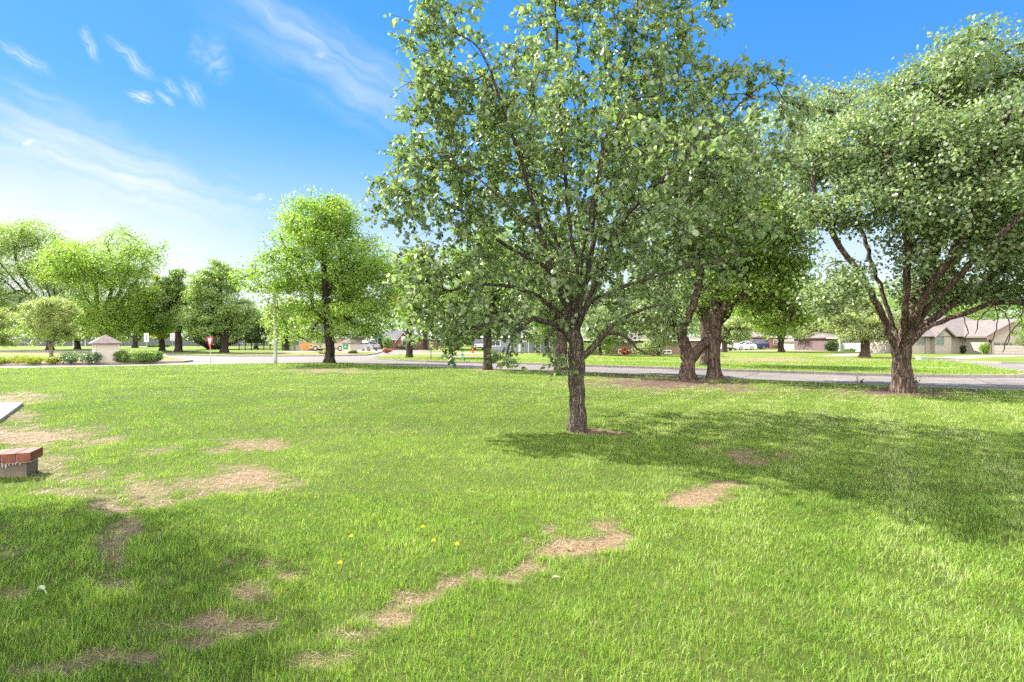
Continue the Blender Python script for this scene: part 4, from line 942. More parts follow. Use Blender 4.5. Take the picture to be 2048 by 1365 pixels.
shrub('shrub', 'blue-grey bush beside the black metal fence', 'shrub', 574, 700, 30, 26, M['leaf_pale'], 700, .2, d=86)
shrub('shrub', 'low stone-edged plants around the cream monument pillar', 'shrub', 648, 707.5, 24, 6, M['leaf_lime'], 400, .13, d=60)
shrub('shrub', 'dark low plants right of the cream monument pillar', 'shrub', 708, 706.5, 24, 5, M['leaf_dark'], 400, .13, d=62)

# ------------------------------------------------------------------ houses
WALL = {'grey': simple('pale_grey_siding', (0.46, 0.45, 0.46), .7, var=.05), 'beige_brick': brick_mat('beige_brick', (.29,.24,.205), (.35,.295,.255), (.38,.345,.31)),
        'red_brick': brick_mat('red_brick', (.22,.055,.045), (.30,.085,.065), (.34,.26,.23)), 'brown_brick': brick_mat('brown_brick', (.17,.09,.065), (.23,.13,.09), (.3,.25,.21)),
        'blue_grey': simple('blue_grey_siding', (0.23, 0.25, 0.31), .7, var=.05), 'white': M['white'], 'dark_brick': brick_mat('dark_brick', (.10,.06,.065), (.15,.08,.08), (.2,.18,.17)),
        'tan': simple('tan_siding', (0.36, 0.30, 0.25), .7, var=.06)}
ROOF = {'brown': simple('brown_shingle', (0.145, 0.118, 0.105), .95, var=.25, scale=3, bump=.6, bscale=8, stretch=(1, 1, 3)), 'grey': simple('grey_shingle', (0.115, 0.112, 0.12), .95, var=.2, scale=3, bump=.6, bscale=8),
        'mauve': simple('mauve_shingle', (0.155, 0.130, 0.122), .95, var=.2, scale=3, bump=.6, bscale=8)}
DOORM = {'beige': simple('beige_door', (.46,.40,.35), .6, var=.04), 'orange': simple('orange_door', (.42,.13,.07), .6, var=.06), 'white': simple('white_door', (.72,.71,.70), .5, var=.02), 'dark': simple('dark_door', (.03,.022,.025), .5), 'grey': simple('grey_door', (.26,.27,.33), .6, var=.04), 'taupe': simple('taupe_door', (.26,.235,.21), .6, var=.05)}
def house(name, label, d, x0, x1, eave, ridge, wall, roof, depth=8.0, gable=False, apex=None, openings=(), oh=.35, group=None):
    """front wall on the plane Y=d, photo x range x0..x1; openings (kind, px0, px1, py0, py1, extra)"""
    k = d / F; X = lambda p: (p - CX) * k; Z = lambda p: H - (p - CY) * k
    cx = (X(x0) + X(x1)) / 2
    root = thing(name, label, 'house', (cx, d, 0), group=group)
    a, b = X(x0) - cx, X(x1) - cx; ze, zr = Z(eave), Z(ridge)
    if gable:
        ax = X(apex) - cx if apex else (a + b) / 2
        MB().prism_y([(a, -.1), (b, -.1), (b, ze), (ax, zr), (a, ze)], 0, depth).build('wall', WALL[wall], root)
        t = .16; m = MB()
        for s, e in ((a, -1), (b, 1)):
            sl_ = (ze - zr) / (s - ax)
            xo = s + e * oh; zo = ze + sl_ * e * oh
            m.prism_y([(ax, zr + .02), (xo, zo + .02), (xo, zo + t + .02), (ax, zr + t + .05)], -oh, depth + oh)
        m.build('roof', ROOF[roof], root)
        f = MB()
        for s, e in ((a, -1), (b, 1)):
            sl_ = (ze - zr) / (s - ax); xo = s + e * oh; zo = ze + sl_ * e * oh
            f.prism_y([(ax, zr - .12), (xo, zo - .12), (xo, zo + .01), (ax, zr + .01)], -oh - .03, -oh + .02)
        f.build('fascia', M['white'] if wall != 'beige_brick' else DOORM['taupe'], root)
    else:
        MB().box(a, b, 0, depth, -.1, ze).build('wall', WALL[wall], root)
        run = depth / 2 + oh; t = .15; hip = min((b - a) * .3, run)
        vs = [(a-oh, -oh, ze), (b+oh, -oh, ze), (b+oh, depth+oh, ze), (a-oh, depth+oh, ze), (a-oh+hip, depth/2, zr), (b+oh-hip, depth/2, zr),
              (a-oh, -oh, ze+t), (b+oh, -oh, ze+t), (b+oh, depth+oh, ze+t), (a-oh, depth+oh, ze+t)]
        MB().add(vs, [(3, 2, 1, 0), (0,1,7,6), (1,2,8,7), (2,3,9,8), (3,0,6,9), (6,7,5,4), (8,9,4,5), (7,8,5), (9,6,4)]).build('roof', ROOF[roof], root)
        MB().box(a-oh-.02, b+oh+.02, -oh-.05, -oh-.003, ze-.06, ze+t-.02).build('gutter', M['white'], root)
    for kind, p0, p1, q0, q1, ex in openings:
        u0, u1 = X(p0) - cx, X(p1) - cx; z1, z0 = Z(q0), max(Z(q1), 0.02)
        if kind == 'window':
            fr = MB(); w = .09
            fr.box(u0-w, u1+w, -.05, .02, z1, z1+w).box(u0-w, u1+w, -.07, .02, z0-w, z0).box(u0-w, u0, -.05, .02, z0, z1).box(u1, u1+w, -.05, .02, z0, z1)
            fr.box((u0+u1)/2-.025, (u0+u1)/2+.025, -.04, .02, z0, z1)
            f = fr.build('window', M['white'] if ex is None else ex, root)
            MB().box(u0, u1, -.022, .01, z0, z1).build('pane', M['glass'], f)
        elif kind == 'garage':
            w = .12
            fr = MB().box(u0-w, u0, -.06, .02, 0, z1).box(u1, u1+w, -.06, .02, 0, z1).box(u0-w, u1+w, -.06, .02, z1, z1+w)
            m = MB(); n = 4; hh = (z1 - .02) / n
            for i in range(n):
                m.box(u0, u1, -.03, .01, .02 + i*hh, .02 + (i+1)*hh - .025)
                for j in range(4):
                    ww = (u1-u0)/4; m.box(u0+j*ww+.08, u0+(j+1)*ww-.08, -.045, -.03, .02+i*hh+.08, .02+(i+1)*hh-.1)
            m.box(u0, u1, -.012, .005, .02, z1)
            gd = m.build('garage_door', ex[0], root)
            fr.build('frame', ex[1], gd)
            if ex[2]:
                pm = MB(); ww = (u1-u0)/4
                for j in range(4): pm.box(u0+j*ww+.12, u0+(j+1)*ww-.12, -.06, -.04, z1-hh+.1, z1-.1)
                pm.build('pane', M['glass'], gd)
        elif kind == 'door':
            dd = MB().box(u0, u1, -.04, .02, .02, z1).build('door', ex, root)
            MB().box(u0-.08, u0, -.06, .02, .02, z1).box(u1, u1+.08, -.06, .02, .02, z1).box(u0-.08, u1+.08, -.06, .02, z1, z1+.08).build('frame', M['white'], dd)
        elif kind == 'column':
            MB().box(u0, u1, -.9, -.9+(u1-u0), 0.02, z1).box(u0-.05, u1+.05, -.95, -.85+(u1-u0), .02, .2).box(u0-.05, u1+.05, -.95, -.85+(u1-u0), z1-.15, z1).build('column', M['white'], root)
        elif kind == 'panel':
            MB().box(u0, u1, -.05, .02, z0, z1).build('wall_panel', ex, root)
        elif kind == 'chimney':
            MB().box(u0, u1, depth*.4, depth*.4+.9, ze, z1).build('chimney', WALL['red_brick'], root)
    return root
WH = M['white']
house('house', 'pale grey gabled house behind the orange wooden fence panel', 90, 584, 632, 678, 654, 'grey', 'grey', 9, True, None,
      [('window', 590, 598, 682, 692, None), ('window', 612, 626, 682, 688, None)])
house('house', 'tan garage wing with taupe door behind the tan pickup truck', 93, 632.5, 700, 676, 660, 'tan', 'grey', 9, False, None, [('garage', 637, 664, 681, 699, (DOORM['taupe'], WH, False))])
brick_home = house('house', 'red brick house with white gable trim and dark front door', 96, 742, 842, 680, 660, 'red_brick', 'grey', 10, False, None,
      [('window', 760, 778, 684, 693, None), ('window', 824, 832, 684, 692, None)])
bay = house('entry_bay', None, 94.5, 795, 822, 680, 664, 'red_brick', 'grey', 1.4, True, 807, [('door', 805, 812, 682, 698.4, DOORM['dark']), ('panel', 802, 818, 673, 680, WH)])
for ch in list(bay.children):
    ch.location = (bay.location.x - brick_home.location.x, bay.location.y - brick_home.location.y, 0); ch.parent = brick_home
bpy.data.objects.remove(bay)
house('house', 'low blue-grey house with pale eaves seen between the road edge trunks', 66, 967, 1122, 675, 652, 'blue_grey', 'grey', 9, False, None,
      [('garage', 1022, 1037, 684, 705.6, (DOORM['grey'], WH, False)), ('garage', 1041, 1056, 684, 705.6, (DOORM['grey'], WH, False)), ('window', 982, 1000, 682, 692, None), ('column', 969, 971, 676, 706, None), ('door', 1072, 1080, 682, 705.6, DOORM['dark']), ('window', 1100, 1115, 682, 694, None)])
house('house', 'low brown brick house with white-framed windows behind the twin-stemmed pear', 58, 1160, 1410, 681, 664, 'brown_brick', 'brown', 9, False, None,
      [('window', 1238, 1254, 700, 706, None), ('window', 1325, 1341, 702, 706, None), ('window', 1190, 1206, 688, 700, None), ('door', 1276, 1285, 688, 708.6, DOORM['dark']), ('chimney', 1240, 1252, 660, 672, None)])
house('house', 'small white house behind the blue parked car', 108, 1488, 1530, 683, 668, 'white', 'mauve', 8, False, None, [('window', 1496, 1502, 686, 691, None), ('door', 1518, 1523, 685, 696, DOORM['dark'])])
house('house', 'pale house with red brick front and white window behind the dark trunked lawn tree', 100, 1535, 1588, 675, 660, 'red_brick', 'mauve', 9, False, None, [('window', 1574, 1579, 678, 690, None), ('window', 1548, 1553, 680, 690, None), ('column', 1583, 1585, 676, 697, None)])
house('garage', 'long white garage with low mauve roof beyond the far lawn', 92, 1598, 1652, 685, 674, 'white', 'mauve', 7, False, None, [('garage', 1606, 1624, 688, 699, (DOORM['white'], WH, False)), ('garage', 1630, 1648, 688, 699, (DOORM['white'], WH, False))])
house('house', 'dark brick house with white porch columns beyond the forked lawn tree', 76, 1655, 1738, 677, 662, 'dark_brick', 'mauve', 9, False, None,
      [('window', 1676, 1679, 681, 696, None), ('window', 1686, 1690, 681, 696, None), ('column', 1671, 1673, 677, 702, None), ('column', 1702, 1704, 677, 702, None), ('column', 1718, 1720, 677, 702, None), ('door', 1709, 1715, 682, 702.6, DOORM['dark'])])
house('garage', 'white garage with an orange door left of the old roadside pear', 70, 1735, 1792, 681, 667, 'white', 'mauve', 8, False, None, [('garage', 1742, 1771, 685.5, 704.6, (DOORM['orange'], WH, False)), ('window', 1779, 1785, 688, 696, None)])

# the beige brick house at the right edge, built from two wings
def right_house():
    d = 57.0; k = d / F; X = lambda p: (p - CX) * k; Z = lambda p: H - (p - CY) * k
    root = thing('house', 'beige brick house with round gable vent and wide garage at the right edge', 'house', (X(1985), d, 0)); cx = X(1985)
    x = lambda p: X(p) - cx
    dk = DOORM['taupe']
    W1 = MB().prism_y([(x(1975), -.1), (x(2092), -.1), (x(2092), Z(672)), (x(2031), Z(642)), (x(1975), Z(672))], 0, 8); W1.build('wall', WALL['beige_brick'], root)
    MB().box(x(1868), x(1975)-.005, 3.2, 11, -.1, Z(673.5)).build('wall', WALL['beige_brick'], root)
    MB().prism_y([(x(1913), Z(673.6)), (x(1943), Z(673.6)), (x(1928), Z(657))], 2.6, 5.5).box(x(1909), x(1943), 2.6, 3.15, -.1, Z(673.5)).build('gable_wall', WALL['beige_brick'], root)
    m = MB()   # garage roof: two slopes
    for s, e in ((x(1975), -1), (x(2092), 1)):
        ax, zr, ze = x(2031), Z(642), Z(672); sl_ = (ze - zr) / (s - ax); xo = s + e*.45; zo = ze + sl_*e*.45
        m.prism_y([(ax, zr+.02), (xo, zo+.02), (xo, zo+.2), (ax, zr+.24)], -.4, 8.3)
    m.build('roof', ROOF['mauve'], root)
    m = MB()   # main roof: a long hipped mass behind
    a, b = x(1862), x(2085)
    m.add([(a, 2.5, Z(673)), (b, 2.5, Z(673)), (b, 13, Z(673)), (a, 13, Z(673)), (x(1945), 7.6, Z(627)), (b-2, 7.6, Z(627))], [(3,2,1,0), (0,1,5,4), (2,3,4,5), (1,2,5), (3,0,4)])
    m.build('roof', ROOF['mauve'], root)
    m = MB()
    ax, zr, ze = x(1928), Z(656.5), Z(673)
    for s, e in ((x(1910), -1), (x(1946), 1)):
        sl_ = (ze - zr) / (s - ax); xo = s + e*.2; zo = ze + sl_*e*.2
        m.prism_y([(ax, zr+.02), (xo, zo+.02), (xo, zo+.16), (ax, zr+.2)], 2.3, 6.5)
    m.build('gable_roof', ROOF['brown'], root)
    f = MB()
    for s, e in ((x(1975), -1), (x(2092), 1)):
        ax, zr, ze = x(2031), Z(642), Z(672); sl_ = (ze - zr) / (s - ax); xo = s + e*.45; zo = ze + sl_*e*.45
        f.prism_y([(ax, zr-.2), (xo, zo-.2), (xo, zo+.05), (ax, zr+.05)], -.46, -.405)
    f.build('fascia', simple('brown_fascia', (.22, .13, .10), .7), root)
    n = 24; vent = MB(); c = (x(2017), Z(651)); ro, ri = .27, .2
    vent.prism_y([(c[0]+ri*math.cos(a), c[1]+ri*math.sin(a)) for a in np.linspace(0, 6.283, n, endpoint=False)], -.04, .02)
    v = vent.build('vent', simple('pale_vent', (.55, .5, .46), .7), root)
    rg = MB(); A = np.linspace(0, 6.283, n, endpoint=False)
    vs = []
    for r_, y_ in ((ro, .0), (ro, -.07), (ri, -.07), (ri, .0)): vs += [(c[0]+r_*math.cos(t), y_, c[1]+r_*math.sin(t)) for t in A]
    fs = [(q*n+i, q*n+(i+1) % n, (q+1)*n+(i+1) % n, (q+1)*n+i) for q in range(3) for i in range(n)]
    rg.add(vs, fs).build('vent_ring', dk, v)
    # garage door
    u0, u1, z1 = x(1986), x(2080), Z(686); m = MB(); hh = (z1-.02)/4
    m.box(u0, u1, -.012, .006, .02, z1)
    for i in range(4):
        m.box(u0, u1, -.035, -.01, .02+i*hh, .02+(i+1)*hh-.03)
        for j in range(6):
            ww = (u1-u0)/6
            if i < 3: m.box(u0+j*ww+.07, u0+(j+1)*ww-.07, -.05, -.035, .02+i*hh+.07, .02+(i+1)*hh-.1)
    gd = m.build('garage_door', DOORM['beige'], root)
    pm = MB(); ww = (u1-u0)/6
    for j in range(6): pm.box(u0+j*ww+.05, u0+(j+1)*ww-.05, -.06, -.036, z1-hh+.06, z1-.07)
    pm.build('pane', M['glass'], gd)
    MB().box(u0-.22, u0, -.1, .02, 0, z1+.12).box(u1, u1+.22, -.1, .02, 0, z1+.12).box(u0, u1, -.1, .02, z1, z1+.12).build('frame', dk, gd)
    # lantern, downspouts, windows
    l = MB().box(x(1979)-.07, x(1979)+.07, -.2, -.01, 1.35, 1.65).build('wall_lantern', M['black'], root)
    for p, y in ((1938, 3.05), (1897, 3.1)): MB().tube([(x(p), y, Z(674)), (x(p), y, .1), (x(p)-.05, y-.25, .04)], .045, 6).build('downspout', dk, root)
    for (p0, p1, q0, q1, y) in ((1881, 1895, 681, 689, 3.2), (1912, 1926, 672, 689, 2.6)):
        a0, a1, zt, zb = x(p0), x(p1), Z(q0), Z(q1); w = .07; arch = q1 - q0 > 12
        fr = MB().box(a0-w, a1+w, y-.06, y+.02, zt, zt+w).box(a0-w, a1+w, y-.08, y+.02, zb-w, zb).box(a0-w, a0, y-.06, y+.02, zb, zt).box(a1, a1+w, y-.06, y+.02, zb, zt).box((a0+a1)/2-.03, (a0+a1)/2+.03, y-.05, y+.02, zb, zt)
        if arch: fr.box(a0, a1, y-.05, y+.02, zb+(zt-zb)*.62, zb+(zt-zb)*.62+.06)
        wn = fr.build('window', dk, root)
        pn = MB().box(a0, a1, y-.03, y+.01, zb, zt)
        if arch: pn.prism_y([((a0+a1)/2+(a1-a0)/2*math.cos(t), zt+w+.45*math.sin(t)) for t in np.linspace(0, math.pi, 12)], y-.03, y+.01)
        pn.build('pane', simple('green_glass', (.06, .12, .13), .1, spec=.8), wn)
right_house()

# ------------------------------------------------------------------ gate houses, monuments
def gatehouse():
    x, d = ground(214, 725.5); k = d / F
    root = thing('gatehouse', 'small cream board-sided gatehouse with pyramid shingle roof beside the clipped hedge', 'gatehouse', (x, d, .004), R(45))
    w = 19 * k; h = 40 * k * .97
    sid = MB(); n = 11
    for i in range(n):
        z0 = i*h/n; z1 = (i+1)*h/n; o0 = .018; o1 = .0
        vs = [(-w-o0, -o0, z0), (w+o0, -o0, z0), (w+o0, 2*w+o0, z0), (-w-o0, 2*w+o0, z0), (-w, 0, z1), (w, 0, z1), (w, 2*w, z1), (-w, 2*w, z1)]
        sid.add(vs, [(0,3,2,1),(4,5,6,7),(0,1,5,4),(1,2,6,5),(2,3,7,6),(3,0,4,7)])
    sid.build('wall', simple('cream_siding', (.56, .50, .42), .7, var=.04), root)
    ctr = simple('cream_trim', (.60, .53, .44), .6, var=.03)
    for xa in (-w-.035, w-.07): MB().box(xa, xa+.105, -.04, .07, 0, h).build('corner_board', ctr, root)
    e = w + 6.2 * k; zt = h + 17.5 * k
    MB().add([(-e, w-e, h), (e, w-e, h), (e, w+e, h), (-e, w+e, h), (0, w, zt), (-e, w-e, h-.06), (e, w-e, h-.06), (e, w+e, h-.06), (-e, w+e, h-.06)],
             [(0,1,4), (1,2,4), (2,3,4), (3,0,4), (8,7,6,5), (0,5,6,1), (1,6,7,2), (2,7,8,3), (3,8,5,0)]).build('roof', brick_mat('mauve_shingle_rows', (.20,.148,.14), (.27,.21,.195), (.10,.075,.075), .16, .085, .8), root)
gatehouse()
def monument():
    x, d = ground(699, 707); k = d / F
    root = thing('monument_pillar', 'cream monument pillar with brown roof and square green sign in front of the pickup', 'pillar', (x, d, .01), R(-22))
    w = 10 * k; h = 21 * k
    MB().box(-w, w, -w, w, 0, h).build('wall', simple('cream_block', (.62, .54, .44), .8, var=.06), root)
    e = w + .22
    MB().add([(-e,-e,h),(e,-e,h),(e,e,h),(-e,e,h),(0,0,h+10*k),(-e,-e,h-.07),(e,-e,h-.07),(e,e,h-.07),(-e,e,h-.07)], [(0,1,4),(1,2,4),(2,3,4),(3,0,4),(8,7,6,5),(0,5,6,1),(1,6,7,2),(2,7,8,3),(3,8,5,0)]).build('roof', ROOF['brown'], root)
    s = MB().box(-w*.72, w*.5, -w-.05, -w-.005, h*.38, h*.84).build('sign_board', simple('green_board', (.03, .23, .15), .5), root)
    MB().box(-w*.30, w*.02, -w-.062, -w-.052, h*.56, h*.72).build('emblem', simple('pale_emblem', (.5, .58, .5), .6), s)
    st = random.Random(3)
monument()

# ------------------------------------------------------------------ brick ledge and slab at left
def ledge():
    X1 = -5.36; y0 = 5.70
    root = thing('brick_ledge', 'low concrete ledge capped with red bricks at the left edge', 'ledge', (X1, y0, 0), R(25))
    MB().box(-3.2, -.05, .05, .36, -.1, .155).build('base', M['concrete_base'], root, bevel=.006)
    rng = random.Random(4); cap = MB(); mats = simple('red_cap_brick', (.165, .048, .028), .75, var=.45, scale=9, bump=.35, bscale=40)
    xx = 0
    for i in range(26):
        w = .118; z = rng.uniform(-.003, .003)
        cap.box(xx - w, xx, rng.uniform(-.004, .004), .345, .157, .262 + z); xx -= w + .008
    cap.build('brick_cap', mats, root, bevel=.006)
    MB().box(-3.2, -.006, .012, .335, .150, .249).build('mortar', simple('pale_mortar', (.55, .5, .45), .95), root)
    eff = simple('white_efflorescence', (.55, .53, .50), .95)
    for i in range(7):
        x = -.11 - i * .03 - rng.uniform(0, .012); l = rng.uniform(.012, .065)
        MB().prism_y([(x, .149), (x+.02, .149), (x+.011, .149-l), (x+.006, .149-l)], .0455, .0495).build('lime_stain', eff, root)
ledge()
def slab():
    poly = [(-11.5, 12.05), (-9.45, 9.45), (-8.4, 8.1), (-24, 8.1), (-24, 12.05)]
    o = MB().prism(poly, -.08, .06).build('concrete_slab', M['concrete'], bevel=.008)
    tag(o, 'pale concrete slab corner set in dead grass at the left edge', 'slab')
slab()

# ------------------------------------------------------------------ signs, poles
def post_thing(name, label, cat, px, py, top, r=.03, mat='metal', rz=0, d=None, group=None):
    if d is None: x, d = ground(px, py)
    else: x = (px - CX) / F * d
    root = thing(name, label, cat, (x, d, 0), rz, group)
    h = H - (top - CY) / F * d
    return root, h, d / F
r_, h, k = post_thing('yield_sign', 'red and white triangular yield sign on a thin post at the lawn edge', 'road sign', 420, 729.5, 670, rz=R(-34))
MB().tube([(0, .03, -.1), (0, .03, h - .05)], .025, 8).build('post', M['metal'], r_)
def tri(s, y0, y1, zc): return [(-s, zc + s*.62), (s, zc + s*.62), (.03, zc - s*1.1), (-.03, zc - s*1.1)], y0, y1
zc = h - .40
sg = MB().prism_y(*tri(.44, -.012, .0, zc)).build('sign_plate', simple('sign_red', (.56, .035, .05), .45, var=.04), r_)
MB().prism_y(*tri(.22, -.016, -.0125, zc + .03)).build('white_panel', M['white'], sg)
r_, h, k = post_thing('road_sign', 'narrow upright white road sign on a post beyond the hedge', 'road sign', 293, 707, 667, rz=R(-6), d=62)
MB().tube([(0, .03, -.1), (0, .03, h)], .03, 8).build('post', M['metal'], r_)
sg = MB().box(-.3, .3, -.02, 0, h - 1.05, h).build('sign_plate', M['white'], r_)
MB().box(-.07, .07, -.026, -.0205, h - .9, h - .16).build('marking', simple('grey_marking', (.2, .2, .27), .6), sg)
r_, h, k = post_thing('road_sign', 'white square road sign on a post between two dark trunks', 'road sign', 345, 705, 667, rz=R(6), d=66)
MB().tube([(0, .03, -.1), (0, .03, h)], .03, 8).build('post', M['metal'], r_)
sg = MB().box(-.28, .28, -.02, 0, h - .95, h).build('sign_plate', simple('pale_sign', (.62, .61, .62), .5, var=.08), r_)
MB().box(-.18, .18, -.026, -.0205, h - .5, h - .42).box(-.14, .02, -.026, -.0205, h - .35, h - .12).box(-.17, .17, -.026, -.0205, h - .8, h - .7).build('marking', simple('dim_marking', (.32, .32, .36), .6), sg)
r_, h, k = post_thing('street_name_sign', 'green street name sign on a thin post at the far corner', 'street sign', 755, 719, 670, rz=R(4))
MB().tube([(0, 0, -.1), (0, 0, h - .33)], .025, 8).build('post', M['metal'], r_)
sg = MB().box(-.26, .28, -.012, .012, h - .30, h - .14).build('sign_blade', simple('sign_green', (.02, .22, .15), .5), r_)
MB().box(-.17, .19, -.016, -.0125, h - .245, h - .195).build('marking', simple('white_marking', (.45, .55, .5), .6), sg)
MB().box(-.012, .012, -.28, .28, h - .135, h + .02).build('sign_blade', simple('sign_green_two', (.02, .2, .14), .5), r_)
MB().box(-.03, .03, -.03, .03, h - .335, h - .30).build('bracket', M['metal'], r_)
# light pole
r_, h, k = post_thing('light_pole', 'tall grey tapering light pole at the lawn edge left of the corner oak', 'light pole', 551, 727.3, 520, rz=0)
MB().tube([(0, 0, -.1), (0, 0, .35), (0, 0, 2), (-.06, 0, h*.6), (-.12, 0, h)], [.115, .11, .10, .08, .06], 12).build('pole', simple('pole_concrete', (.42, .41, .39), .8, var=.12, scale=12), r_, smooth=True)
MB().tube([(-.12, 0, h - .02), (-.12, 0, h + .05)], [.075, .07], 12).build('pole_cap', M['metal'], r_)
# small posts
r_, h, k = post_thing('marker_post', 'thin rusty metal marker post by the far kerb', 'post', 862, 721, 698)
MB().tube([(0, 0, -.1), (0, 0, h)], .035, 6).build('post', simple('rusty_steel', (.16, .10, .08), .8), r_); MB().box(-.10, .10, -.02, .02, h, h+.12).build('cap_plate', simple('rusty_plate', (.2, .14, .12), .8), r_)
r_, h, k = post_thing('marker_post', 'pale blue utility marker post on the far verge', 'post', 926, 719.5, 702)
MB().tube([(0, 0, -.1), (0, 0, h*.92)], .055, 8).build('post', simple('pale_blue_plastic', (.28, .52, .62), .5), r_); MB().tube([(0, 0, h*.92+.002), (0, 0, h)], .065, 8).build('cap', simple('blue_cap', (.1, .3, .34), .5), r_)
r_, h, k = post_thing('utility_box', 'green-grey ground utility box beside the long driveway', 'utility box', 1846, 720.6, 715.5)
MB().box(-.30, .28, -.2, .2, 0, h).build('cabinet', simple('box_green', (.25, .30, .26), .6), r_, bevel=.02); MB().box(-.33, .31, -.23, .23, h + .002, h+.05).build('lid', simple('lid_green', (.29, .35, .30), .6), r_)
r_, h, k = post_thing('utility_box', 'small pale utility pedestal left of the green-grey box', 'utility box', 1835.5, 719.5, 712.8)
MB().box(-.09, .09, -.09, .09, 0, h*.9).build('body', M['white'], r_, bevel=.015); MB().box(-.11, .11, -.11, .11, h*.9+.002, h).build('cap', M['white'], r_)
r_, h, k = post_thing('fire_hydrant', 'small red hydrant at the end of the far drive', 'hydrant', 946, 706, 697, d=64)
MB().tube([(0,0,0),(0,0,.06),(0,0,.061),(0,0,.42),(0,0,.46),(0,0,.55)], [.16,.16,.11,.11,.13,.04], 12).build('barrel', simple('hydrant_red', (.5, .04, .03), .5), r_); MB().tube([(-.2,0,.32),(.2,0,.32)], .05, 8).build('nozzle', simple('nozzle_red', (.45, .04, .03), .5), r_)
r_, h, k = post_thing('road_sign', 'grey back of a small road sign in front of the orange fence', 'road sign', 604, 711, 675, d=56)
MB().tube([(0, 0, -.1), (0, 0, h)], .025, 8).build('post', M['metal'], r_); MB().box(-.12, .12, -.05, -.03, h - .4, h).build('sign_plate', simple('dim_grey_plate', (.22, .24, .28), .6), r_)

# goal frame
r_, h, k = post_thing('goal_frame', 'white tubular goal frame on the far left field', 'goal', 160, 690, 675, d=118)
MB().tube([(-1.6, 0, -.05), (-1.6, 0, 2.1), (1.2, 0, 2.1), (1.2, 0, -.05)], .06, 8).build('front_frame', M['white'], r_)
MB().tube([(-1.6, .08, 2.08), (-1.6, .9, 1.9), (-1.6, 2.2, .02)], .045, 8).tube([(1.2, .08, 2.08), (1.4, .9, 1.9), (2.3, 2.2, .02)], .045, 8).build('back_stay', M['white'], r_)

# fences
def fence_run(name, label, p0, p1, h, n, mat, kind='rail'):
    root = thing(name, label, 'fence', (p0[0], p0[1], 0)); dx, dy = p1[0]-p0[0], p1[1]-p0[1]
    for i in range(n + 1):
        t = i / n; MB().box(dx*t-.05, dx*t+.05, dy*t-.05, dy*t+.05, -.05, h + .08).build('post', mat, root)
    m = MB()
    if kind == 'rail':
        for z in (.15, h - .25, h - .02): m.tube([(0, 0, z), (dx, dy, z)], .022, 5)
        L = math.hypot(dx, dy); q = int(L / .14)
        for i in range(q): t = (i + .5) / q; m.box(dx*t-.01, dx*t+.01, dy*t-.01, dy*t+.01, .08, h - .02)
        m.build('railing', mat, root)
    else:
        L = math.hypot(dx, dy); q = int(L / .2); ux, uy = dx/L, dy/L
        for i in range(q):
            t = i * .2; s = .18; zt = h + (i % 3) * .02
            m.add([(ux*t, uy*t-.07, .03), (ux*(t+s), uy*(t+s)-.07, .03), (ux*(t+s), uy*(t+s)-.05, .03), (ux*t, uy*t-.05, .03), (ux*t, uy*t-.07, zt), (ux*(t+s), uy*(t+s)-.07, zt), (ux*(t+s), uy*(t+s)-.05, zt), (ux*t, uy*t-.05, zt)],
                  [(0,3,2,1),(4,5,6,7),(0,1,5,4),(1,2,6,5),(2,3,7,6),(3,0,4,7)])
        m.build('boards', mat, root)
fence_run('metal_fence', 'black metal picket fence on the far lawn right of the yield sign', ((478-CX)/F*82, 82), ((590-CX)/F*82, 82), 1.05, 9, M['black'])
fence_run('wooden_fence', 'orange wooden fence panel left of the tan pickup', ((601-CX)/F*77, 77), ((630-CX)/F*77, 77), 1.28, 2, simple('cedar_boards', (.56, .23, .055), .8, var=.2, scale=4), 'board')
fence_run('wooden_fence', 'long dark weathered wooden fence across the far left field', ((-60-CX)/F*150, 150), ((490-CX)/F*150, 150), 2.2, 34, simple('weathered_boards', (.10, .10, .13), .9, var=.25, scale=2), 'board')

# ------------------------------------------------------------------ vehicles
def wheel(root, x, y, r, w=.22):
    A = np.linspace(0, 2*math.pi, 20, endpoint=False)
    t = MB()
    prof = [(r*.62, -w/2), (r*.93, -w/2), (r, -w/2+.03), (r, w/2-.03), (r*.93, w/2), (r*.62, w/2)]
    vs = [(q*math.cos(a), s, q*math.sin(a)) for q, s in prof for a in A]
    n = len(A); fs = [(p*n+i, p*n+(i+1) % n, ((p+1) % 6)*n+(i+1) % n, ((p+1) % 6)*n+i) for p in range(6) for i in range(n)]
    wh = bpy.data.objects.new('wheel', None); COL.objects.link(wh); wh.parent = root; wh.location = (x, y, r + .005)
    t.add(vs, fs).build('tyre', M['rubber'], wh)
    rim = MB(); rr = r*.61
    rim.prism_y([(rr*math.cos(a), rr*math.sin(a)) for a in A], -w/2+.03, w/2-.03)
    for i in range(5):
        a = i*1.2566; c, s = math.cos(a), math.sin(a)
        for yy in (-w/2, w/2):
            rim.add([(c*.05-s*.03, yy, s*.05+c*.03), (c*rr-s*.03, yy, s*rr+c*.03), (c*rr+s*.03, yy, s*rr-c*.03), (c*.05+s*.03, yy, s*.05-c*.03)], [(0,1,2,3)])
    rim.build('rim', M['chrome'], wh)
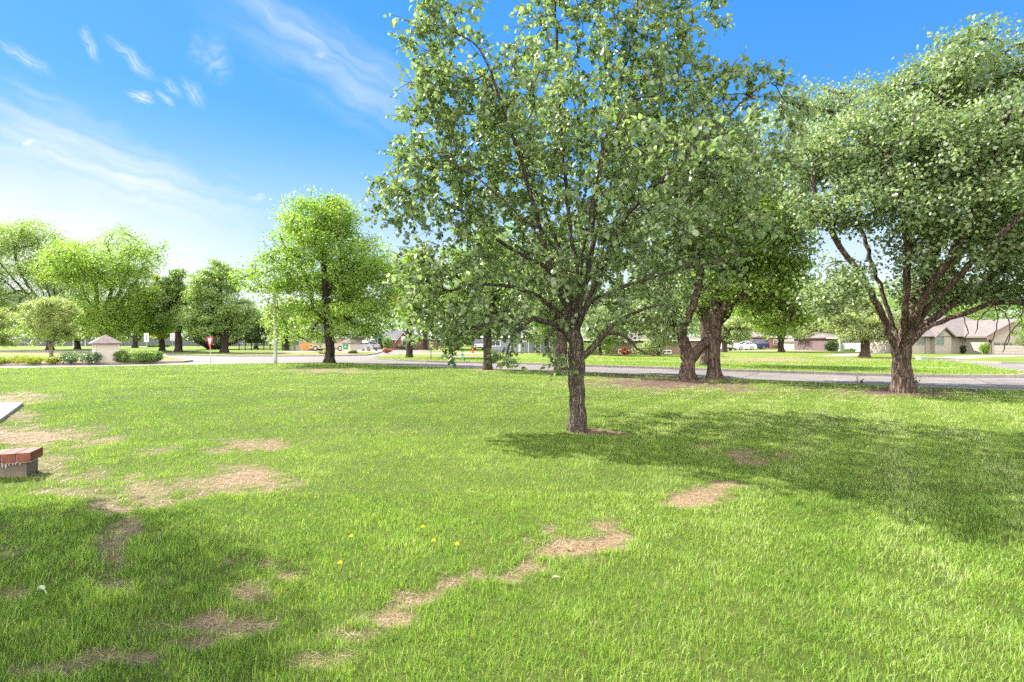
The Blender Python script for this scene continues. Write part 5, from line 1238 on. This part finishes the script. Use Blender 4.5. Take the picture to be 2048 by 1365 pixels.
def vehicle(name, label, cat, px, d, heading, paint, kind, length=4.6, group=None):
    """+x is forward"""
    x = (px - CX) / F * d
    root = thing(name, label, cat, (x, d, 0.007), heading, group)
    L = length; W = .9 if kind == 'car' else .98; hl = L/2
    if kind == 'car':
        prof = [(-hl, .32), (-hl+.02, .72), (-hl+.12, .93), (-hl+.75, .98), (hl-1.25, .93), (hl-.35, .78), (hl-.03, .62), (hl, .34), (hl-.1, .22), (-hl+.1, .22)]
        cab = [(-hl+.45, .95), (-hl+1.25, 1.40), (hl-2.25, 1.43), (hl-1.2, .92)]; r = .32; ax = (hl-.85, -hl+.85)
    elif kind == 'suv':
        prof = [(-hl, .40), (-hl+.02, .95), (-hl+.06, 1.05), (hl-1.3, 1.05), (hl-.2, .95), (hl, .75), (hl, .42), (hl-.1, .28), (-hl+.1, .28)]
        cab = [(-hl+.05, 1.04), (-hl+.3, 1.68), (hl-2.1, 1.72), (hl-1.25, 1.03)]; r = .36; ax = (hl-.9, -hl+.9)
    else:
        prof = [(-hl, .5), (-hl+.02, 1.12), (hl-1.5, 1.12), (hl-.25, 1.06), (hl, .85), (hl, .48), (hl-.1, .36), (-hl+.1, .36)]
        cab = [(-.55, 1.11), (-.40, 1.80), (hl-2.25, 1.84), (hl-1.4, 1.11)]; r = .40; ax = (hl-1.0, -hl+1.2)
    m = MB().prism_y(prof, -W, W)
    if kind == 'pickup':
        m = MB().prism_y([(-.6, .36), (-.6, 1.12)] + prof[2:7] + [(hl-.1, .36)], -W, W)
        m.box(-hl, -.601, -W, -W+.1, .45, 1.12).box(-hl, -.601, W-.1, W, .45, 1.12).box(-hl, -hl+.08, -W+.101, W-.101, .5, 1.12).box(-hl+.081, -.601, -W+.101, W-.101, .45, .6)
    m.build('body', paint, root, bevel=.035)
    c = W * .80; b0 = W * .97
    n = len(cab); vs = []
    for yy, yt in ((-b0, -c), (b0, c)):
        vs += [(px_, yy if i in (0, n-1) else yt, z) for i, (px_, z) in enumerate(cab)]
    gl = MB().add(vs, [tuple(range(n)), tuple(range(2*n-1, n-1, -1))] + [(i, (i+1) % n, n+(i+1) % n, n+i) for i in range(n)])
    gl.build('window', M['glass'], root, bevel=.02)
    zr = cab[1][1]
    MB().add([(cab[1][0]-.05, -c-.015, zr-.02), (cab[2][0]+.05, -c-.015, cab[2][1]-.02), (cab[2][0]+.05, c+.015, cab[2][1]-.02), (cab[1][0]-.05, c+.015, zr-.02),
              (cab[1][0], -c+.04, zr+.035), (cab[2][0], -c+.04, cab[2][1]+.035), (cab[2][0], c-.04, cab[2][1]+.035), (cab[1][0], c-.04, zr+.035)],
             [(0,3,2,1),(4,5,6,7),(0,1,5,4),(1,2,6,5),(2,3,7,6),(3,0,4,7)]).build('roof', paint, root)
    pl = MB()
    for s in (-1, 1):
        for (a_, b_) in ((0, 1), (3, 2)):
            pl.tube([(cab[a_][0], s*(b0+.005), cab[a_][1]), (cab[b_][0], s*(c+.005), cab[b_][1])], .045, 6)
        mid = (cab[1][0]+cab[2][0])/2; pl.tube([(mid, s*(b0+.008), cab[0][1]), (mid, s*(c+.008), zr)], .04, 6)
    pl.build('pillar', paint, root)
    for s in (-1, 1):
        for a_ in ax: wheel(root, a_, s*(W-.10), r)
        MB().box(hl-.12, hl+.012, s*(W-.32)-.14, s*(W-.32)+.14, prof[-4][1]-.06 if kind != 'car' else .56, prof[-4][1]+.08 if kind != 'car' else .68).build('headlight', M['clear_lamp'], root)
        MB().box(-hl-.012, -hl+.1, s*(W-.22)-.12, s*(W-.22)+.12, .66, .86).build('tail_light', M['red_lamp'], root)
        MB().box(cab[-1][0]-.35, cab[-1][0]-.18, s*(W+.02)-.03, s*(W+.02)+.15*s*s-.03, cab[0][1]+.02, cab[0][1]+.15).build('mirror', paint, root)
    MB().box(hl-.02, hl+.05, -W+.1, W-.1, .30, .48).build('front_bumper', M['black'] if kind != 'pickup' else M['chrome'], root)
    MB().box(-hl-.05, -hl+.02, -W+.1, W-.1, .32, .50).build('rear_bumper', M['black'] if kind != 'pickup' else M['chrome'], root)
def paintm(n, c, met=.2): return simple(n, c, .28, met, var=.03, spec=.6)
vehicle('pickup_truck', 'tan pickup truck parked on the drive behind the corner oak trunk', 'pickup truck', 662, 77, R(176), paintm('tan_paint', (.46, .37, .28)), 'pickup', 6.0)
vehicle('parked_car', 'silver sedan parked on the drive left of the street name sign', 'car', 732, 79, R(150), paintm('silver_paint', (.55, .54, .56), .4), 'car', 4.5)
vehicle('parked_car', 'red car half hidden behind hanging pear leaves', 'car', 893, 88, R(12), paintm('red_paint', (.45, .02, .06)), 'suv', 4.6)
vehicle('parked_car', 'silver van parked far off right of the slim dark trunk', 'van', 957, 86, R(100), paintm('pale_silver_paint', (.62, .62, .66), .3), 'suv', 4.6)
vehicle('parked_car', 'dark blue car parked on the drive of the small white house', 'car', 1509, 92, R(170), paintm('blue_paint', (.035, .04, .16)), 'suv', 4.4)
vehicle('parked_car', 'white low car parked left of the dark blue car', 'car', 1487, 84, R(185), paintm('white_paint_car', (.72, .72, .74), .0), 'car', 3.6)
vehicle('parked_car', 'pale car half hidden by the short-trunked silvery tree', 'car', 1442, 80, R(95), paintm('pearl_paint', (.6, .6, .62), .1), 'suv', 4.2)

# ------------------------------------------------------------------ grass
def grass():
    rng = np.random.default_rng(5)
    bands = [(1.55, 3.2, 13500, .0026, 3), (3.2, 5.0, 9000, .0032, 3), (5.0, 8.0, 4600, .0048, 2), (8.0, 13.0, 1900, .0078, 2), (13.0, 22.0, 650, .0145, 2), (22.0, 36.0, 220, .029, 2)]
    P = []; W = []; S = []
    for y0, y1, dens, w, seg in bands:
        area_n = int((y1 - y0) * 2 * (y1 * 1.04 + 1.0) * dens)
        Y = rng.uniform(y0, y1, area_n); X = rng.uniform(-1, 1, area_n) * (y1 * 1.04 + 1.0)
        ok = (np.abs(X) < Y * 1.03 + 0.9) & (Y < edge_y(X) - .05)
        X, Y = X[ok], Y[ok]
        P.append(np.stack([X, Y], 1)); W.append(np.full(len(X), w)); S.append(np.full(len(X), seg))
    P = np.vstack(P); W = np.concatenate(W); S = np.concatenate(S)
    X, Y = P[:, 0], P[:, 1]
    bare = bare_at(X, Y)
    tuft = .55 * fbm(X * 2.4, Y * 2.4, 41) + .45 * fbm(X * 7.5, Y * 7.5, 47); patch = fbm(X * 0.7, Y * 0.7, 43); fine = fbm(X * 9, Y * 9, 45)
    keep = rng.uniform(0, 1, len(X)) > np.clip(bare * 1.05, 0, .93)
    keep &= rng.uniform(0, 1, len(X)) < np.clip(.35 + 1.5 * (fine - .25), .22, 1)
    # off the slab, the ledge and trunks
    keep &= ~pin([(-11.25, 11.75), (-9.2, 9.2), (-8.2, 8.0), (-24, 8.0), (-24, 11.75)], X, Y)
    lx = (X + 5.36) * math.cos(R(25)) + (Y - 5.70) * math.sin(R(25)); ly = -(X + 5.36) * math.sin(R(25)) + (Y - 5.70) * math.cos(R(25))
    keep &= ~((lx < -.03) & (ly > .04) & (ly < .36))
    for bx, by, br in ((*ground(1155, 862), .2), (*ground(1805, 784), .6), (*ground(1375, 757.5), .5), (*ground(1430, 757.5), .45)):
        keep &= (X - bx)**2 + (Y - by)**2 > br**2
    X, Y, W, S, bare, tuft, patch = (a[keep] for a in (X, Y, W, S, bare, tuft, patch))
    n = len(X)
    left = np.clip((-X - .8) / 2.0, 0, 1) * np.clip((4.8 - Y) / 1.5, 0, 1)
    h = (.024 + .038 * tuft + .030 * np.clip(tuft - .55, 0, 1) * 4 * (.35 + left)) * rng.uniform(.6, 1.3, n) * (1 - .4 * bare) * np.where(Y > 8, 1.05, 1)
    dry = (rng.uniform(0, 1, n) < .05 + .75 * bare + .10 * np.clip(patch - .6, 0, 1)).astype(float)
    flat = dry * (rng.uniform(0, 1, n) < .7)
    mow = np.sin((X * .82 - Y * .57) * 2 * np.pi / 1.05)
    tint = np.clip(.02 + .86 * rng.beta(1.1, 1.25, n) + .32 * (patch - .5) + .50 * (tuft - .5) + .14 * np.clip(X / 5, -.6, 1) + .11 * mow * np.clip(X / 3, 0, 1) + .004 * Y, 0, 1)
    # straw and a light scatter of pale thatch
    az = rng.uniform(0, 2*np.pi, n); lean = rng.uniform(.15, .95, n) * h
    lean = np.where(flat > 0, h * rng.uniform(.9, 1.6, n), lean); hz = np.where(flat > 0, h * .22, np.sqrt(np.maximum(h**2 - (lean*.75)**2, (h*.35)**2)))
    dx, dy = np.cos(az), np.sin(az); a2 = az + np.pi/2 + rng.normal(0, .6, n); sx, sy = np.cos(a2), np.sin(a2)
    z0 = lawn_h(X, Y) - .025 * bare - .006
    wv = W * rng.uniform(.6, 1.35, n) * np.where(dry > 0, .75, 1)
    base = np.stack([X, Y, z0], 1); side = np.stack([sx, sy, np.zeros(n)], 1) * wv[:, None]
    tip = base + np.stack([dx*lean, dy*lean, hz], 1)
    mid = base + np.stack([dx*lean*.32, dy*lean*.32, hz*.62], 1)
    m3 = S == 3
    def put(sel, five):
        b, s, t, m = base[sel], side[sel], tip[sel], mid[sel]; k = len(b)
        if five:
            V = np.stack([b - s*.5, b + s*.5, m + s*.42, m - s*.42, t], 1).reshape(-1, 3); i = np.arange(k)[:, None]*5
            return V, [(i + np.array([0,1,2,3])), ], [(i + np.array([3,2,4]))], 5
        V = np.stack([b - s*.5, b + s*.5, t], 1).reshape(-1, 3); i = np.arange(k)[:, None]*3
        return V, [], [(i + np.array([0,1,2]))], 3
    # loose straw lying on the worn places
    ns = 260000; ys = np.exp(rng.uniform(np.log(1.7), np.log(24), ns)); xs_ = rng.uniform(-1, 1, ns) * (ys * 1.04 + .5)
    bs = bare_at(xs_, ys); ok = (rng.uniform(0, 1, ns) < bs * .9) & ((ys < 14) | (xs_ < 2)) & (ys < edge_y(xs_) - .1) & ~pin([(-11.25, 11.75), (-9.2, 9.2), (-8.2, 8.0), (-24, 8.0), (-24, 11.75)], xs_, ys)
    xs_, ys, bs = xs_[ok], ys[ok], bs[ok]; k2 = len(xs_); aa = rng.uniform(0, 6.283, k2); ln = rng.uniform(.03, .085, k2) * np.clip(ys / 5, 1, 2.5)
    ww = .0022 * np.clip(ys / 2.5, 1, 6) * rng.uniform(.7, 1.4, k2); zz = lawn_h(xs_, ys) - .025 * bs + rng.uniform(.003, .02, k2)
    c_, s_ = np.cos(aa), np.sin(aa); b0 = np.stack([xs_, ys, zz], 1); u0 = np.stack([c_, s_, rng.normal(0, .12, k2)], 1) * ln[:, None]; p0 = np.stack([-s_, c_, 0*s_], 1) * ww[:, None]
    VS = np.stack([b0 - p0*.5, b0 + p0*.5, b0 + u0 + p0*.25, b0 + u0 - p0*.25], 1).reshape(-1, 3)
    o = mesh_np('straw', VS, [np.arange(k2 * 4).reshape(-1, 4)], M['grass'], attrs={'tint': np.repeat(rng.beta(1.6, 1.4, k2), 4), 'dry': np.ones(k2 * 4)})
    tag(o, 'loose dead straw lying on the worn bare places of the lawn', 'straw', kind='stuff')
    VA, QA, TA, ka = put(m3, True); VB, QB, TB, kb = put(~m3, False)
    off = len(VA)
    tn = np.concatenate([np.repeat(tint[m3], ka), np.repeat(tint[~m3], kb)]); dr = np.concatenate([np.repeat(dry[m3], ka), np.repeat(dry[~m3], kb)])
    o = mesh_np('grass', np.vstack([VA, VB]), [QA[0], np.vstack([TA[0], TB[0] + off])], M['grass'], attrs={'tint': tn, 'dry': dr})
    tag(o, 'short green lawn grass with straw-coloured worn places', 'grass', kind='stuff')
    print('grass blades', n)
    # rougher grass along the verges across the road
    V, T, tn = [], [], []
    n = 95000
    Yv = rng.uniform(22.5, 46, n); Xv = rng.uniform(-14, 34, n)
    ok = pin(L3, Xv, Yv); Xv, Yv = Xv[ok], Yv[ok]; fb = far_bare(Xv, Yv); ok = rng.uniform(0, 1, len(Xv)) > fb; Xv, Yv = Xv[ok], Yv[ok]; n = len(Xv)
    hh = rng.uniform(.04, .10, n); aa = rng.uniform(0, 6.283, n); w = .02
    b = np.stack([Xv, Yv, np.full(n, -.004)], 1); s = np.stack([np.cos(aa), np.sin(aa), 0*aa], 1) * w
    t = b + np.stack([rng.normal(0, .03, n), rng.normal(0, .03, n), hh], 1)
    o = mesh_np('grass', np.stack([b-s, b+s, t], 1).reshape(-1, 3), [np.arange(n*3).reshape(-1, 3)], M['grass'], attrs={'tint': np.repeat(np.clip(rng.beta(2, 2, n)*.6+.15, 0, 1), 3), 'dry': np.repeat((rng.uniform(0, 1, n) < .12).astype(float), 3)})
    tag(o, 'grass of the verge and lawn across the road', 'grass', kind='stuff')
grass()

# dandelions and litter leaves on the lawn
yel = simple('dandelion_yellow', (.80, .55, .02), .7)
stemm = simple('flower_stem', (.12, .22, .04), .6)
for i, (px, py, lab) in enumerate([(680, 1130, 'yellow dandelion in the grass, nearest of the scattered dandelions'), (702, 1076, 'yellow dandelion alone left of the pair of dandelions'), (846, 1057, 'yellow dandelion farthest from the viewer'), (867, 1085, 'yellow dandelion left in the close pair'), (914, 1092, 'yellow dandelion rightmost, toward the bare trench')]):
    x, y = ground(px, py, .06)
    r_ = thing('dandelion', lab, 'flower', (x, y, 0), group='dandelions in the lawn')
    MB().tube([(0, 0, -.02), (.004, 0, .04), (0, 0, .066)], .0025, 5).build('stem', stemm, r_)
    f = MB()
    for ring_ in range(3):
        for j in range(14):
            a = j / 14 * 6.283 + ring_ * .2; l = .0155 - ring_ * .004; z = .067 + ring_ * .003
            f.add([(.002*math.cos(a), .002*math.sin(a), z), (l*math.cos(a-.16), l*math.sin(a-.16), z+.006+ring_*.003), (l*1.08*math.cos(a), l*1.08*math.sin(a), z+.005+ring_*.003), (l*math.cos(a+.16), l*math.sin(a+.16), z+.006+ring_*.003)], [(0,1,2,3)])
    f.build('flower_head', yel, r_)
def litter(name, label, px, py, s, mat, rz, lift=.03):
    x, y = ground(px, py, lift); r_ = thing(name, label, 'fallen leaf', (x, y, lift), rz)
    MB().add([(0, -s, 0), (-.5*s, -.2*s, .25*s), (-.3*s, .6*s, .35*s), (0, s, .1*s), (.3*s, .6*s, .4*s), (.5*s, -.2*s, .3*s), (0, 0, .02*s)], [(0,6,1),(1,6,2),(2,6,3),(3,6,4),(4,6,5),(5,6,0)]).build('blade', mat, r_)
    MB().tube([(0, -s, 0), (.05*s, -1.5*s, -.02)], .002, 4).build('stalk', mat, r_)
litter('fallen_leaf', 'curled brown dead leaf lying in the bare trench', 1136, 1098, .05, simple('dead_leaf_brown', (.34, .13, .05), .8), .6, .012)
litter('fallen_leaf', 'pale bleached dead leaf standing in the grass below the trench', 1112, 1156, .032, simple('dead_leaf_pale', (.45, .38, .31), .8), 2.2, .04)
litter('fallen_leaf', 'pale green fallen leaf in the shaded grass at lower left', 82, 1178, .035, simple('pale_green_leaf', (.26, .34, .2), .7), 1.2, .04)
litter('fallen_leaf', 'dark brown leaf on the worn grass right of the brick ledge', 194, 976, .04, simple('dead_leaf_dark', (.12, .06, .03), .8), .2, .015)
def weed(label, px, py, hpx):
    x, d = ground(px, py); h = hpx * d / F; rng = np.random.default_rng(int(px))
    r_ = thing('weed', label, 'weed', (x, d, 0), group='weeds at the road edge'); m = MB(); P = []
    for i in range(4):
        q = (rng.normal(0, .05), rng.normal(0, .05), h * rng.uniform(.6, 1)); m.tube([(0, 0, -.02), (q[0]*.4, q[1]*.4, h*.4), q], [.006, .005, .003], 4); P += [np.array(q) * t for t in np.linspace(.4, 1, 5)]
    m.build('stem', stemm, r_)
    P = np.array(P); v, f, k_ = leaf_arrays(P, rng.normal(0, 1, P.shape), rng.normal(0, .5, P.shape) + (0, 0, 1), np.full(len(P), .07), False)
    mesh_np('foliage', v, [f], M['leaf_dark'], r_, attrs={'tint': np.repeat(rng.uniform(0, 1, len(P)), k_)})
weed('thin dark weed at the kerb left of the old roadside pear', 1723, 771, 16)
weed('thin dark weed with pale tip at the kerb right of the old roadside pear', 1836, 775, 22)

# ------------------------------------------------------------------ camera and view
cam = bpy.data.cameras.new('camera'); cam.lens = 18.0; cam.sensor_width = 36.0; cam.clip_end = 5000; cam.clip_start = 0.05
co = bpy.data.objects.new('camera', cam); COL.objects.link(co); co.location = (0, 0, H); co.rotation_euler = (R(90), 0, 0)
scene.camera = co
vs = scene.view_settings
vs.view_transform = 'Standard'; vs.look = 'None'; vs.exposure = 1.84; vs.gamma = 1.0; vs.use_curve_mapping = False
scene.cycles.max_bounces = 6; scene.cycles.diffuse_bounces = 3; scene.cycles.transmission_bounces = 3; scene.cycles.glossy_bounces = 2
scene.cycles.use_denoising = False; scene.cycles.adaptive_threshold = 0.02
scene.cycles.caustics_reflective = False; scene.cycles.caustics_refractive = False
print('script', round(time.time() - T0, 1))
